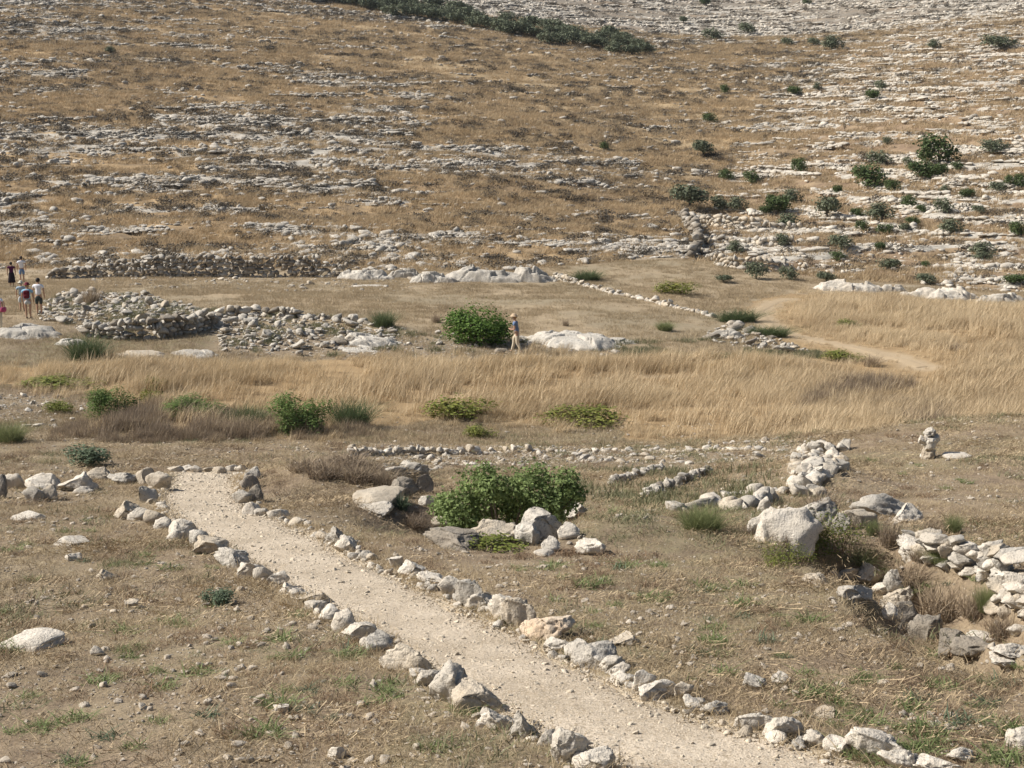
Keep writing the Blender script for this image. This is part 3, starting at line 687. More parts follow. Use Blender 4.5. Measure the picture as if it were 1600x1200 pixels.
# other boulders
BOULD = [((664, 822, 757, 858), 'dark', 'long brown pitted boulder in front of the fig bush', 4, .9),
         ((726, 806, 803, 851), 'tan', 'humped tan boulder right below the fig bush', 4, .8),
         ((802, 814, 842, 852), 'grey', 'grey split boulder between the humped tan and the big grey one', 4, .8),
         ((817, 794, 880, 843), 'grey', 'big grey boulder at the right foot of the fig bush', 4, .8),
         ((862, 787, 922, 810), 'white', 'long white stone behind the big grey boulder', 4, .8),
         ((873, 817, 904, 842), 'white', 'white pitted stone right of the big grey boulder', 3, .8),
         ((848, 838, 874, 862), 'white', 'small white stone before the big grey boulder', 3, .8),
         ((902, 840, 945, 868), 'white', 'half-buried pale rock on the stony knoll', 4, .8),
         ((676, 806, 704, 824), 'tan', 'small tan rock left of the fig bush foot', 3, .8),
         ((836, 858, 864, 869), 'white', 'flat pale rock in the straw below the boulders', 3, 1.1),
         ((555, 761, 628, 791), 'tan', 'flat-topped tan outcrop below the dead grass mound', 4, .9),
         ((562, 788, 612, 805), 'white', 'low white ledge under the tan outcrop', 4, .9),
         ((624, 716, 668, 744), 'grey', 'craggy grey rock topping the dark little cliff', 4, .8),
         ((647, 738, 674, 772), 'dark', 'upright dark rock forming the edge of the little cliff', 4, .7),  # this rock and the next: cliff shade put into a darker stone colour
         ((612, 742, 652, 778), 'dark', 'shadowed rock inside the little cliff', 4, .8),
         ((602, 724, 632, 742), 'grey', 'small grey rock at the left of the cliff top', 3, .8),
         ((655, 772, 676, 790), 'white', 'pale stone at the foot of the little cliff', 3, .8),
         ((1189, 788, 1280, 856), 'white', 'huge smooth white boulder beside the weedy pit', 4, .75),
         ((1170, 800, 1198, 836), 'white', 'pocked white stone against the huge boulder left side', 3, .8),
         ((1186, 774, 1206, 800), 'white', 'small white stone on top left of the huge boulder', 3, .8),
         ((1236, 774, 1310, 828), 'grey', 'dark knobbly boulder with a dry shrub', 4, .8),
         ((1298, 798, 1326, 836), 'grey', 'squarish blue-grey shaded boulder above the pit', 4, .9),
         ((1318, 789, 1368, 822), 'tan', 'smooth tan boulder under the big pitted one', 4, .9),
         ((1339, 764, 1421, 808), 'grey', 'big pitted boulder topping the ruined wall', 4, .8),
         ((1401, 784, 1444, 816), 'white', 'white boulder right of the big pitted one', 4, .8),
         ((1259, 893, 1295, 912), 'tan', 'leftmost low stone on the near rim of the trench', 4, .8),
         ((1289, 895, 1316, 909), 'white', 'small white stone second along the trench rim', 3, .8),
         ((1312, 891, 1346, 915), 'white', 'pocked white stone on the near rim of the trench', 3, .8),
         ((1343, 887, 1390, 917), 'white', 'largest rough boulder on the near rim of the trench', 4, .8),
         ((1368, 910, 1398, 928), 'white', 'flat white stone below the largest rim boulder', 3, .9),
         ((1384, 896, 1413, 928), 'grey', 'rim boulder with a dark cave-like hollow', 4, .8),
         ((1314, 912, 1362, 940), 'grey', 'broad grey stone sunk in straw before the rim', 4, .9),
         ((1382, 924, 1428, 962), 'tan', 'tan-topped block standing in the trench side', 4, .8),
         ((1380, 946, 1402, 970), 'white', 'small white stone left of the trench block', 3, .8),
         ((1388, 938, 1446, 990), 'dark', 'upper shadowed block in the trench wall', 4, .6),  # from here to the last shadowed stone: trench shade painted as dark stone
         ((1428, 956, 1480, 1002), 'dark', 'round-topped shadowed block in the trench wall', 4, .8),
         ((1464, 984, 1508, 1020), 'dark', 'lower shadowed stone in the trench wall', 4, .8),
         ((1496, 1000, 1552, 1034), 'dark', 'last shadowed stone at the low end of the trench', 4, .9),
         ((1516, 986, 1562, 1004), 'white', 'flat white slab across the trench floor', 4, .9),
         ((1502, 1004, 1546, 1014), 'white', 'thin white slab behind the last shadowed stone', 3, 1.),
         ((1556, 1006, 1606, 1028), 'white', 'broad white slab by the right edge above the trench end', 4, .9),
         ((1548, 1026, 1604, 1042), 'white', 'lowest white slab at the trench end', 4, .9),
         ((1578, 974, 1606, 992), 'white', 'white stone at the right edge above the slabs', 3, .8),
         ((1578, 1136, 1612, 1170), 'white', 'pale boulder cut by the right edge near the bottom corner', 4, .8),
         ((1484, 1168, 1522, 1190), 'white', 'loose pale stone right of the path border at the bottom', 4, .8),
         ((1272, 1103, 1313, 1121), 'tan', 'earth-covered stone outside the right border', 4, .9),
         ((1165, 1055, 1200, 1076), 'grey', 'pale rock half sunk in straw right of the path', 4, .9),
         ((1208, 1050, 1234, 1068), 'white', 'single round whitish rock on the straw slope', 3, .9),
         ((955, 987, 1000, 1008), 'tan', 'weathered stone lump in straw behind the border', 4, .9),
         ((-2, 988, 84, 1016), 'white', 'flat white slab lying alone at the left', 4, .95),
         ((83, 838, 130, 852), 'white', 'thin flat stone in grass below the boulder row', 4, 1.),
         ((100, 862, 124, 876), 'white', 'small pointed stone in the left grass', 3, .9),
         ((146, 886, 184, 906), 'tan', 'low brown stone among weeds at the left', 4, .9),
         ((18, 800, 62, 812), 'white', 'flat pale slab under the left boulder row', 4, 1.),
         ((141, 1008, 160, 1024), 'white', 'round pale stone right of the flat slab', 3, .9),
         ((514, 1163, 538, 1184), 'white', 'white stone at the bottom left of the path', 3, .9),
         ((194, 936, 214, 950), 'tan', 'squarish brown stone in the left soil', 3, .9),
         ((428, 1100, 450, 1114), 'white', 'white pebble-like stone in the soil left of the border', 3, .9),
         ((1480, 705, 1520, 716), 'white', 'flat whitish rock on the right mound', 3, .9)]
for i, (bx, mt, lb, sb, dp) in enumerate(BOULD): put_rock('boulder', bx, mt, lb, 'boulder', None, seed=160 + i, sub=sb, depth=dp, sink=.46 if ('trench' in lb and 'wall' in lb) else .4 if 'huge' in lb else .32, yaw=.4 if ('trench' in lb and 'wall' in lb) else None, kw=dict(cuts=9, rough=.30, pits=34, lo=.55, expo=.85) if 'huge' in lb else dict(cuts=11, rough=.24, pits=14, lo=.5, expo=.65) if 'trench' in lb and 'wall' in lb else dict(cuts=7, rough=.15, pits=8, lo=.58) if 'smooth' in lb or 'flat' in lb else {})

# standing pillar of piled stones on the right mound
pp = at([(1450, 716)])[0]; s = pp[1] / F
pil = tag(empty('stone_pillar', tuple(pp)), 'narrow pillar of piled white stones on the right mound', 'pillar')
zc = -.05
for (w, h, dx, dz, mt, vi) in ((30, 30, 0, 10, 'tan', 3), (34, 26, 4, 27, 'white', 7), (24, 16, 1, 43, 'grey', 11), (16, 14, -10, 30, 'white', 2), (18, 18, -4, 2, 'white', 9)):
    obj('stone', rock_me('stone', 4, vi, mt, rough=.42, cuts=9, lo=.55, pits=40), pil, (dx * s, random.uniform(-.08, .08), dz * s), (random.uniform(-.4, .4), random.uniform(-.4, .4), random.uniform(0, 3)), (w * s, w * s * .8, h * s))

# ------------------------------------------------------------------ walls of piled stone: a thing with its stones
def wall(name, label, line, heights, size, thick=.5, mats=('grey', 'white', 'tan'), batter=.0, sub=2, seed=1, cat='stone wall', bury=.1):
    r = random.Random(seed); P = at(line); L = P[:, :2]
    d = np.concatenate([[0], np.cumsum(np.hypot(*np.diff(L, axis=0).T))]); tot = d[-1]
    mid = P[len(P) // 2]; o = tag(empty(name, tuple(mid)), label, cat); n = 0
    s = 0
    row = 0
    rows = max(1, int(round(max(heights) / (size * .72))))
    for row in range(rows):
        s = r.uniform(0, size)
        while s < tot:
            w = size * r.choice((.55, .7, .9, 1., 1.2, 1.6)) * r.uniform(.9, 1.1)
            if row and r.random() < .05: s += w; continue
            H = np.interp(s / tot, np.linspace(0, 1, len(heights)), heights) * r.uniform(.85, 1.15)
            zb = row * size * .66
            if zb < H - size * .3 or row == 0:
                x = np.interp(s, d, L[:, 0]); y = np.interp(s, d, L[:, 1])
                i = min(max(np.searchsorted(d, s) - 1, 0), len(L) - 2); tx, ty = (L[i + 1] - L[i]) / (np.hypot(*(L[i + 1] - L[i])) + 1e-9)
                off = r.uniform(-.12, .12) * thick + batter * zb
                x -= ty * off; y += tx * off
                h = size * r.uniform(.6, 1.15)
                z = float(hz(x, y)) + zb + h * .5 - bury + r.uniform(-.1, .1) * size
                obj('stone', rock_me('stone', sub, r.randrange(16), r.choice(mats)), o, (x - mid[0], y - mid[1], z - mid[2]), (r.uniform(-.15, .15), r.uniform(-.15, .15), math.atan2(ty, tx) + r.uniform(-.35, .35)), (w * 1.08, thick * r.uniform(.8, 1.15), h)); n += 1
            s += w * .84
    return o
wall('dry_stone_wall', 'long grey dry stone wall across the foot of the left hill', [(74, 436), (150, 434), (240, 433), (340, 433), (440, 433), (545, 434)], [.6, 1.1, 1.7, 1.75, 1.6, 1.0], .40, .5, ('grey', 'dark', 'grey', 'dark'), seed=3, sub=1)
wall('dry_stone_wall', 'line of low stones running down right from the bedrock face to the meadow', [(862, 436), (910, 446), (960, 460), (1010, 470), (1060, 482), (1118, 497)], [.45, .3, .3, .3, .3, .25], .34, .45, ('white', 'grey', 'tan'), seed=4)
wall('dry_stone_wall', 'low oblique row of stones ending right of the fig bush', [(1012, 777), (1040, 768), (1068, 757), (1090, 746), (1108, 740)], [.24, .22, .28, .28, .26], .22, .28, ('grey', 'white', 'dark'), seed=5)
wall('dry_stone_wall', 'short faint row of stones just right of the fig bush top', [(950, 757), (980, 750), (1005, 742), (1035, 732)], [.16, .22, .24, .2], .18, .25, ('white', 'grey'), seed=6)
wall('dry_stone_wall', 'front kerb of larger stones along the stony strip below the grass', [(545, 713), (600, 712), (650, 711), (760, 709), (880, 707), (1000, 703), (1130, 704), (1260, 702)], [.24, .32, .26, .18, .16, .16, .1, .14], .24, .3, ('white', 'white', 'grey', 'tan'), seed=7)
wall('dry_stone_wall', 'second nearer row of small stones along the stony strip', [(600, 729), (700, 726), (800, 724), (900, 722), (1020, 722), (1150, 720)], [.14, .14, .14, .14, .1, .1], .17, .25, ('white', 'grey', 'tan'), seed=8)
wall('dry_stone_wall', 'stones of a ruined room wall left of the huge white boulder', [(1040, 800), (1075, 797), (1110, 790), (1145, 796), (1180, 790), (1205, 782)], [.2, .25, .3, .3, .3, .3], .42, .45, ('white', 'grey', 'tan'), seed=9)
wall('dry_stone_wall', 'straggling stones behind the ruined room reaching the rubble heap', [(1130, 776), (1165, 770), (1200, 768), (1235, 772)], [.15, .2, .2, .2], .27, .3, ('white', 'grey'), seed=10)
wall('dry_stone_wall', 'retaining wall of squared white blocks at the far side of the trench', [(1424, 862), (1450, 874), (1480, 880), (1520, 888), (1560, 898), (1610, 908)], [.5, .62, .5, .62, .55, .6], .25, .4, ('white', 'white', 'grey', 'tan'), sub=3, seed=11)
wall('dry_stone_wall', 'lower terrace of white blocks by the right edge above the trench', [(1556, 944), (1585, 950), (1625, 958)], [.4, .5, .45], .22, .4, ('white', 'white', 'tan'), sub=3, seed=12)
wall('dry_stone_wall', 'brown terrace wall at the valley mouth below the dark bush', [(1080, 350), (1120, 354), (1170, 358), (1215, 360), (1250, 360)], [1.1, 1.2, 1.1, .9, .6], .55, .6, ('tan', 'grey', 'tan'), seed=13, sub=1)
wall('dry_stone_wall', 'rubbly terrace wall beneath the brown one in the valley', [(1095, 378), (1140, 382), (1190, 384), (1240, 382)], [.9, .8, .8, .5], .55, .6, ('tan', 'white', 'grey'), seed=14, sub=1)
wall('dry_stone_wall', 'terrace wall just above the meadow right of the valley mouth', [(1110, 412), (1150, 420), (1200, 424), (1260, 424)], [.9, 1., .9, .6], .5, .6, ('tan', 'grey', 'tan'), seed=15, sub=1)
wall('dry_stone_wall', 'dark tumbled wall end stepping down the left side of the valley', [(1068, 345), (1085, 362), (1092, 385), (1080, 402)], [1.1, 1.3, 1.2, .6], .6, .8, ('dark', 'grey', 'dark'), seed=16, sub=1)
wall('dry_stone_wall', 'dark rubble wall front between the visitors and the terrace', [(128, 524), (190, 530), (250, 528), (300, 520), (345, 508)], [.6, 1., 1., .9, .6], .36, .6, ('grey', 'dark', 'grey'), seed=17)
wall('dry_stone_wall', 'row of larger grey stones edging the flat terrace', [(340, 496), (400, 494), (440, 496), (500, 498), (560, 503), (590, 510)], [.4, .7, .6, .3, .3, .3], .44, .6, ('grey', 'white', 'dark'), seed=18)

# ------------------------------------------------------------------ bedrock
BED = [((815, 503, 985, 545), 'white', 'long white whaleback of bedrock behind the walking person', 1.2),
       ((930, 520, 1008, 538), 'white', 'low tail of bedrock tapering right from the whaleback', 1.2),
       ((515, 511, 626, 540), 'white', 'white bedrock slab left of the round green bush', 1.),
       ((510, 536, 600, 552), 'white', 'flat lower bedrock shelf left of the round green bush', 1.2),
       ((255, 537, 342, 558), 'white', 'rough white bedrock edge above the dry grass', 1.),
       ((165, 538, 262, 560), 'tan', 'worn bedrock ledge right of the dark sprawling bush', 1.),
       ((80, 518, 132, 540), 'white', 'whitish bedrock hump beneath the visitors', 1.1),
       ((-30, 499, 84, 532), 'white', 'broad flat bedrock platform the visitors stand above', 1.3),
       ((690, 404, 876, 441), 'grey', 'smooth grey bedrock face at the foot of the left hill', .35),
       ((520, 406, 614, 438), 'white', 'big pale block at the left end of the bedrock face', .7),
       ((600, 406, 660, 434), 'grey', 'grey flat block second along the bedrock face', .6),
       ((640, 410, 700, 442), 'white', 'whitish fallen block before the bedrock face', .7),
       ((672, 424, 716, 442), 'grey', 'low grey block leaning on the bedrock face', .7),
       ((540, 436, 612, 448), 'white', 'flat white slab lying under the big pale block', .8),
       ((1414, 436, 1536, 468), 'hillpale', 'long pale rock bank above the meadow on the right', .5),
       ((1276, 432, 1380, 456), 'hillpale', 'pale ledge above the meadow left of the long rock bank', .5),
       ((1374, 438, 1426, 456), 'hillpale', 'short pale rock joining the pale ledge and the long bank', .5),
       ((1530, 446, 1612, 472), 'hillpale', 'rounded pale rock right of the long rock bank', .5),
       ((1494, 476, 1560, 486), 'white', 'low flat rocks at the edge of the meadow', .6),
       ((1110, 500, 1170, 528), 'white', 'crest of the rubble mound in the middle right', .7),
       ((52, 394, 82, 408), 'white', 'solitary big white boulder above the long grey wall', .7)]
def slab(box, mt, label, dp, seed):
    u0, v0, u1, v1 = box; p = at([((u0 + u1) / 2, v1)])[0]; sc_ = math.hypot(p[1], p[2]) / F; W = (u1 - u0) * sc_; r = np.random.default_rng(seed)
    seen = (v1 - v0) * sc_; D = max(W * dp, 1.0) if dp < .6 else W * dp * .55
    H = seen * (1.0 if dp < .4 else 1.05) if dp < .62 else max(seen - D * .14, seen * .42)
    nx, ny = 120, 56; X, Y = np.meshgrid(np.linspace(-1, 1, nx), np.linspace(-1, 1, ny), indexing='ij')
    so = r.uniform(0, 90)
    rag = .34 * (fbm(X * 2.2 + so, Y * 2.2, oct=3, seed=seed) - .5); rr_ = np.sqrt(X ** 2 + Y ** 2 * .92) + rag * 2
    rr_ = np.maximum(rr_, np.maximum(np.abs(X) ** 3, np.abs(Y) ** 3) * 1.02)
    rr_ = rr_ + .22 * (fbm(X * W * .9 + so, Y * D * .9, oct=3, seed=seed + 8) - .5); prof = 1 - np.clip((rr_ - .40) / .56, 0, 1) ** 1.5; H *= .72 if dp < .4 else .6 if dp < .62 else .62
    c = np.stack([r.uniform(-1, 1, max(7, int(W * 2.4))), r.uniform(-1, 1, max(7, int(W * 2.4)))], -1); nc = len(c)
    wx = X * W * .5 + .35 * (fbm(X * W * .8 + so, Y * D * .8, oct=2, seed=seed + 5) - .5); wy = Y * D * .65 + .35 * (fbm(X * W * .8, Y * D * .8 + so, oct=2, seed=seed + 6) - .5)
    dall = np.stack([np.hypot(wx - a * W * .5, (wy - b * D * .65) * 1.5) for a, b in c]); who = dall.argmin(0); dd = np.sort(dall, axis=0)
    hgt = r.uniform(.45, 1.05, nc) if mt != 'bed' else r.uniform(.66, 1.0, nc); tx_ = r.uniform(-.16, .16, nc); ty_ = r.uniform(-.05, .22, nc)
    top = hgt[who] + tx_[who] * (wx - c[who, 0] * W * .5) - ty_[who] * (wy - c[who, 1] * D * .65)
    jn = 1 - sstep(.015, .07, dd[1] - dd[0])
    Z = prof * np.clip(top, .2, 1.3) - .22 * jn * prof + .16 * (fbm(X * W * 1.6, Y * D * 1.6 + so, oct=4, seed=seed + 3) - .5) * (prof > .05)
    x = p[0] + X * W * .56; y = p[1] + D * .42 + Y * D * .56
    z = hz(x, y) + H * Z * 1.0 - .10 * (1 - prof) - .06
    ids_ = np.arange(nx * ny).reshape(nx, ny); q = np.stack([ids_[:-1, :-1], ids_[1:, :-1], ids_[1:, 1:], ids_[:-1, 1:]], -1).reshape(-1, 4)
    keep_ = (prof.ravel()[q] > 0).any(1); q = q[keep_]; used, inv = np.unique(q, return_inverse=True)
    V = np.stack([x - p[0], y - p[1], z - p[2]], -1).reshape(-1, 3)[used]
    tag(obj('bedrock_outcrop', mesh_np('bedrock_outcrop', V, inv.reshape(q.shape), M[mt]), None, tuple(p)), label, 'bedrock outcrop')
M['bed'] = stone_mat('bedrock', (.66, .61, .53), (.53, .475, .395), (.22, .20, .17), .55, .8)
for i, (bx, mt, lb, dp) in enumerate(BED): slab(bx, 'bed' if mt == 'white' else mt, lb, dp, 300 + i)

# ------------------------------------------------------------------ scatter tools
def scatter(n, amin, amax, ymin, ymax, k=1.0, r=rng):
    """n ground points; density over ground ~ y**(k-1)"""
    a = r.uniform(amin, amax, n); u = r.uniform(0, 1, n); e = k + 1
    y = (ymin ** e + u * (ymax ** e - ymin ** e)) ** (1 / e)
    return a * y, y
_srcn = [0]
def instancer(name, x, y, z, rot, scl, protos, label, cat, group=None):
    n = len(x); me = bpy.data.meshes.new(name); me.vertices.add(n)
    me.vertices.foreach_set('co', np.stack([x, y, z], -1).astype(np.float32).ravel())
    a = me.attributes.new('rot', 'FLOAT_VECTOR', 'POINT'); a.data.foreach_set('vector', np.asarray(rot, np.float32).ravel())
    a = me.attributes.new('scl', 'FLOAT_VECTOR', 'POINT'); a.data.foreach_set('vector', np.asarray(scl, np.float32).ravel())
    a = me.attributes.new('idx', 'INT', 'POINT'); a.data.foreach_set('value', rng.integers(0, len(protos), n).astype(np.int32))
    c = bpy.data.collections.new(name + '_kinds')
    for i, p in enumerate(protos): c.objects.link(bpy.data.objects.new(f'{name}_kind', p))
    ng = bpy.data.node_groups.new(name, 'GeometryNodeTree')
    ng.interface.new_socket('Geometry', in_out='INPUT', socket_type='NodeSocketGeometry'); ng.interface.new_socket('Geometry', in_out='OUTPUT', socket_type='NodeSocketGeometry')
    gi = ng.nodes.new('NodeGroupInput'); go = ng.nodes.new('NodeGroupOutput')
    ci = ng.nodes.new('GeometryNodeCollectionInfo'); ci.inputs['Collection'].default_value = c; ci.inputs['Separate Children'].default_value = True; ci.inputs['Reset Children'].default_value = True
    ip = ng.nodes.new('GeometryNodeInstanceOnPoints'); ip.inputs['Pick Instance'].default_value = True
    def na(nm, t):
        q = ng.nodes.new('GeometryNodeInputNamedAttribute'); q.data_type = t; q.inputs['Name'].default_value = nm; return q.outputs['Attribute']
    ng.links.new(gi.outputs[0], ip.inputs['Points']); ng.links.new(ci.outputs[0], ip.inputs['Instance'])
    ng.links.new(na('idx', 'INT'), ip.inputs['Instance Index']); ng.links.new(na('rot', 'FLOAT_VECTOR'), ip.inputs['Rotation']); ng.links.new(na('scl', 'FLOAT_VECTOR'), ip.inputs['Scale'])
    ng.links.new(ip.outputs[0], go.inputs[0])
    o = obj(name, me); md = o.modifiers.new('scatter', 'NODES'); md.node_group = ng
    return tag(o, label, cat, group, 'stuff')
def rots(n, tilt=.15, yaw=math.pi, r=rng): return np.stack([r.uniform(-tilt, tilt, n), r.uniform(-tilt, tilt, n), r.uniform(-yaw, yaw, n)], -1)
def ground_rots(x, y, tilt=.05, r=rng, e=.3):
    sx, sy = slope_n(x, y, e); n = len(x); yaw = r.uniform(-math.pi, math.pi, n)
    out = np.zeros((n, 3))
    for i in range(n):
        nv = Vector((-sx[i], -sy[i], 1)).normalized(); q = Vector((0, 0, 1)).rotation_difference(nv) @ Euler((0, 0, yaw[i])).to_quaternion(); out[i] = q.to_euler()
    return out

# ------------------------------------------------------------------ blades and leaves
def blades(n, radius, hmin, hmax, width, lean=(0, 0), spread=.35, segs=2, r=None, droop=.3, disc=True):
    r = r or rng
    ang = r.uniform(0, 2 * math.pi, n); rad = radius * np.sqrt(r.uniform(0, 1, n)); bx = rad * np.cos(ang); by = rad * np.sin(ang)
    h = r.uniform(hmin, hmax, n); dx = lean[0] + r.normal(0, spread, n); dy = lean[1] + r.normal(0, spread, n)
    fa = r.uniform(0, math.pi, n); wx = np.cos(fa) * width / 2; wy = np.sin(fa) * width / 2
    V = []; Fc = []
    lv = []
    for s in range(segs + 1):
        t = s / segs; cx = bx + dx * h * (t * .5 + t * t * .5); cy = by + dy * h * (t * .5 + t * t * .5); cz = h * t * (1 - droop * t * np.minimum(1, np.hypot(dx, dy)))
        w = (1 - t) ** .7
        if s < segs: lv.append((np.stack([cx - wx * w, cy - wy * w, cz], -1), np.stack([cx + wx * w, cy + wy * w, cz], -1)))
        else: tip = np.stack([cx, cy, cz], -1)
    per = 2 * segs + 1; A = np.zeros((n, per, 3))
    for s, (l, q) in enumerate(lv): A[:, 2 * s] = l; A[:, 2 * s + 1] = q
    A[:, -1] = tip
    base = np.arange(n)[:, None] * per; tris = []
    for s in range(segs - 1):
        tris += [base + np.array([[2 * s, 2 * s + 1, 2 * s + 3]]), base + np.array([[2 * s, 2 * s + 3, 2 * s + 2]])]
    tris.append(base + np.array([[2 * segs - 2, 2 * segs - 1, 2 * segs]]))
    return A.reshape(-1, 3), np.concatenate(tris, 0)
def leaves(n, lobes, size, r=None, shell=.5, aspect=.5, up=.3, flat=False):
    """leaf-size faces through the volume of the lobes [(cx,cy,cz,rx,ry,rz)]"""
    r = r or rng
    L = np.array(lobes, float); wgt = (L[:, 3] * L[:, 4] * L[:, 5]) ** (2 / 3); k = r.choice(len(L), n, p=wgt / wgt.sum())
    d = r.normal(size=(n, 3)); d /= np.linalg.norm(d, axis=1)[:, None]; rad = shell + (1 - shell) * r.uniform(0, 1, n) ** .6
    rad *= 1 + .17 * r.normal(size=n)
    rad *= .8 + .45 * fbm(d[:, 0] * 2.4 + 9, d[:, 1] * 2.4 + k * 3.1, d[:, 2] * 2.4, 2, 12)
    C = L[k, :3] + d * L[k, 3:] * rad[:, None]
    nrm = d * .8 + r.normal(size=(n, 3)) * .55 + np.array([0, 0, up]); nrm /= np.linalg.norm(nrm, axis=1)[:, None]
    t = r.normal(size=(n, 3)); t -= nrm * (t * nrm).sum(1)[:, None]; t /= np.linalg.norm(t, axis=1)[:, None]; b = np.cross(nrm, t)
    s = size * r.uniform(.6, 1.3, n)[:, None]
    A = np.stack([C - t * s * .5, C + b * s * .5 * aspect + nrm * s * .08, C + t * s * .5, C - b * s * .5 * aspect + nrm * s * .08], 1)
    A[:, :, 2] = np.maximum(A[:, :, 2], .01)
    return A.reshape(-1, 3), (np.arange(n)[:, None] * 4 + np.array([[0, 1, 2, 3]]))
def tube(P, R, n=6):
    V = []; Fc = []
    for i, (p, r_) in enumerate(zip(P, R)):
        p = Vector(p); t = (Vector(P[min(i + 1, len(P) - 1)]) - Vector(P[max(i - 1, 0)])).normalized()
        a = t.orthogonal().normalized(); b = t.cross(a)
        for k in range(n):
            q = 2 * math.pi * k / n; V.append(tuple(p + (a * math.cos(q) + b * math.sin(q)) * r_))
    for i in range(len(P) - 1):
        for k in range(n): Fc.append((i * n + k, i * n + (k + 1) % n, (i + 1) * n + (k + 1) % n, (i + 1) * n + k))
    return V, Fc
def join(parts):
    V = []; Fc = []; o = 0
    for v, f in parts:
        V += [tuple(q) for q in v]; Fc += [tuple(int(i) + o for i in q) for q in f]; o += len(v)
    return V, Fc
def limbs(h, spread, n, rad, r):
    out = [tube([(0, 0, -.15), (r.uniform(-.06, .06) * h, r.uniform(-.06, .06) * h, h * .45)], [rad, rad * .7])]
    for i in range(n):
        a = 2 * math.pi * i / n + r.uniform(-.4, .4); e = spread * r.uniform(.5, 1)
        out.append(tube([(0, 0, h * .3), (math.cos(a) * e * .5, math.sin(a) * e * .5, h * .6), (math.cos(a) * e, math.sin(a) * e, h * r.uniform(.8, 1.05))], [rad * .55, rad * .38, rad * .15], 5))
    return join(out)

# ------------------------------------------------------------------ hillside rocks
def ledge_mesh(name, i, mat):
    """a stretch of broken bedrock: angular blocks shoulder to shoulder with crumbs at the foot"""
    k = (name, 'L', i, mat)
    if k in _rm: return _rm[k]
    r = random.Random(900 + i); parts = []; x = -.5
    while x < .5:
        w = r.uniform(.07, .26); V, Fc = rock_V(2000 + i * 20 + len(parts), 1, 9, .25, 0, .45, .8)
        dd = r.uniform(.45, .95); h = r.uniform(.45, 1.0)
        parts.append((V * np.array([w * 1.4, dd, h]) + np.array([x + w / 2, r.uniform(-.2, .2), h * .32]), Fc)); x += w * r.uniform(.8, 1.15)
    V, Fc = join(parts); _rm[k] = mesh_np(name, np.array(V), np.array(Fc), M[mat]); return _rm[k]
def contour_yaw(x, y):
    e = 3.; gx_ = (h0(x + e, y) - h0(x - e, y)); gy_ = (h0(x, y + e) - h0(x, y - e)); return np.arctan2(-gx_, gy_)
hx, hy = scatter(520000, -.42, .42, 92, 460, .4)
hk = hillmask(hx, hy) > .4
hx, hy = hx[hk], hy[hk]; hzv = hz(hx, hy); rk = rockiness(hx, hy, hzv); rg = rightness(hx, hy); led = ledge(hx, hy, hzv)
clump = np.where(rg > .5, sstep(.42, .60, fbm(hx / 4.2, hy / 2.0, oct=3, seed=56)), sstep(.42, .62, fbm(hx / 3.2, hy / 1.7, oct=3, seed=55)))
far = np.where(hy > 300, .75, 1)
u_ = rng.uniform(0, 1, len(hx))
big = u_ < rk * led * (.1 + clump) * np.where(rg > .5, .14, .19) * far
keep = big | (u_ > 1 - np.clip(rk * (.05 + clump) * np.where(rg > .5, 1.0, .72 * np.where(hy < 128, .8, 1)) * far + .02, 0, .85))
hx, hy, hzv, rg, big = hx[keep], hy[keep], hzv[keep], rg[keep], big[keep]
n = len(hx)
grow = 1 + .0018 * (np.minimum(hy, 300) - 100)
rw = np.where(big, np.where(rg > .5, np.clip(1.7 * np.exp(.5 * rng.normal(size=n)), .7, 5.0), np.clip(1.5 * np.exp(.42 * rng.normal(size=n)), .7, 3.6)), np.clip(np.where(rg > .5, .34, .40) * np.exp(.48 * rng.normal(size=n)), .16, 1.15)) * grow
rd = np.where(big, np.clip(rw * .42, .4, 1.3), rw * rng.uniform(.5, .95, n)); rh = np.where(big, np.clip(.20 + .09 * rw, .2, .55) * rng.uniform(.7, 1.2, n), rw * rng.uniform(.32, .62, n))
cyw = contour_yaw(hx, hy)
rt = np.stack([rng.uniform(-.08, .08, n), rng.uniform(-.06, .06, n), np.where(big, cyw + rng.normal(0, .14, n), rng.uniform(-3.1, 3.1, n))], -1)
inview = (np.abs(hx / hy) < .36) & (hy < 300)
px = np.where(inview & big, rw * rh / hy ** 2, 0)
for side, mat, lab, grp, nm in ((0, 'hill', 'broken weathered limestone ledge in dry grass on the left hillside', 'ledges on the left hillside', 'rock_ledge'), (1, 'hillpale', 'broken pale limestone ledge on the terraced right hillside', 'ledges on the right hillside', 'pale_rock_ledge')):
    m = (rg > .5) == bool(side); order = np.nonzero(m)[0][np.argsort(-px[m])]
    for i in order[:300]:
        o = obj(nm, ledge_mesh(nm, random.randrange(10), mat), None, (hx[i], hy[i], hzv[i] - .04), tuple(rt[i]), (rw[i], rd[i], rh[i]))
        tag(o, lab, 'rock ledge', grp)
    rest = order[300:]; rb_ = rest[big[rest]]; rs_ = rest[~big[rest]]
    if len(rs_) > 34000: rs_ = rng.choice(rs_, 34000, replace=False)
    print('side', side, len(rb_), len(rs_))
    instancer('rock_rubble', hx[rb_], hy[rb_], hzv[rb_] - .04, rt[rb_], np.stack([rw[rb_], rd[rb_], rh[rb_]], -1),
              [ledge_mesh(nm, i, mat) for i in range(10)], ('smaller broken rock ledges all over the left hillside', 'smaller broken pale ledges all over the right hillside')[side], 'rock ledges')
    instancer('rock_rubble', hx[rs_], hy[rs_], hzv[rs_] + rh[rs_] * .2, rt[rs_], np.stack([rw[rs_], rd[rs_], rh[rs_]], -1),
              [rock_me(nm + '_bit', 1, i, mat) for i in range(12)], ('countless small grey stones strewn over the left hillside', 'countless small pale stones strewn over the right hillside')[side], 'rocks')
print('hill rocks', n)

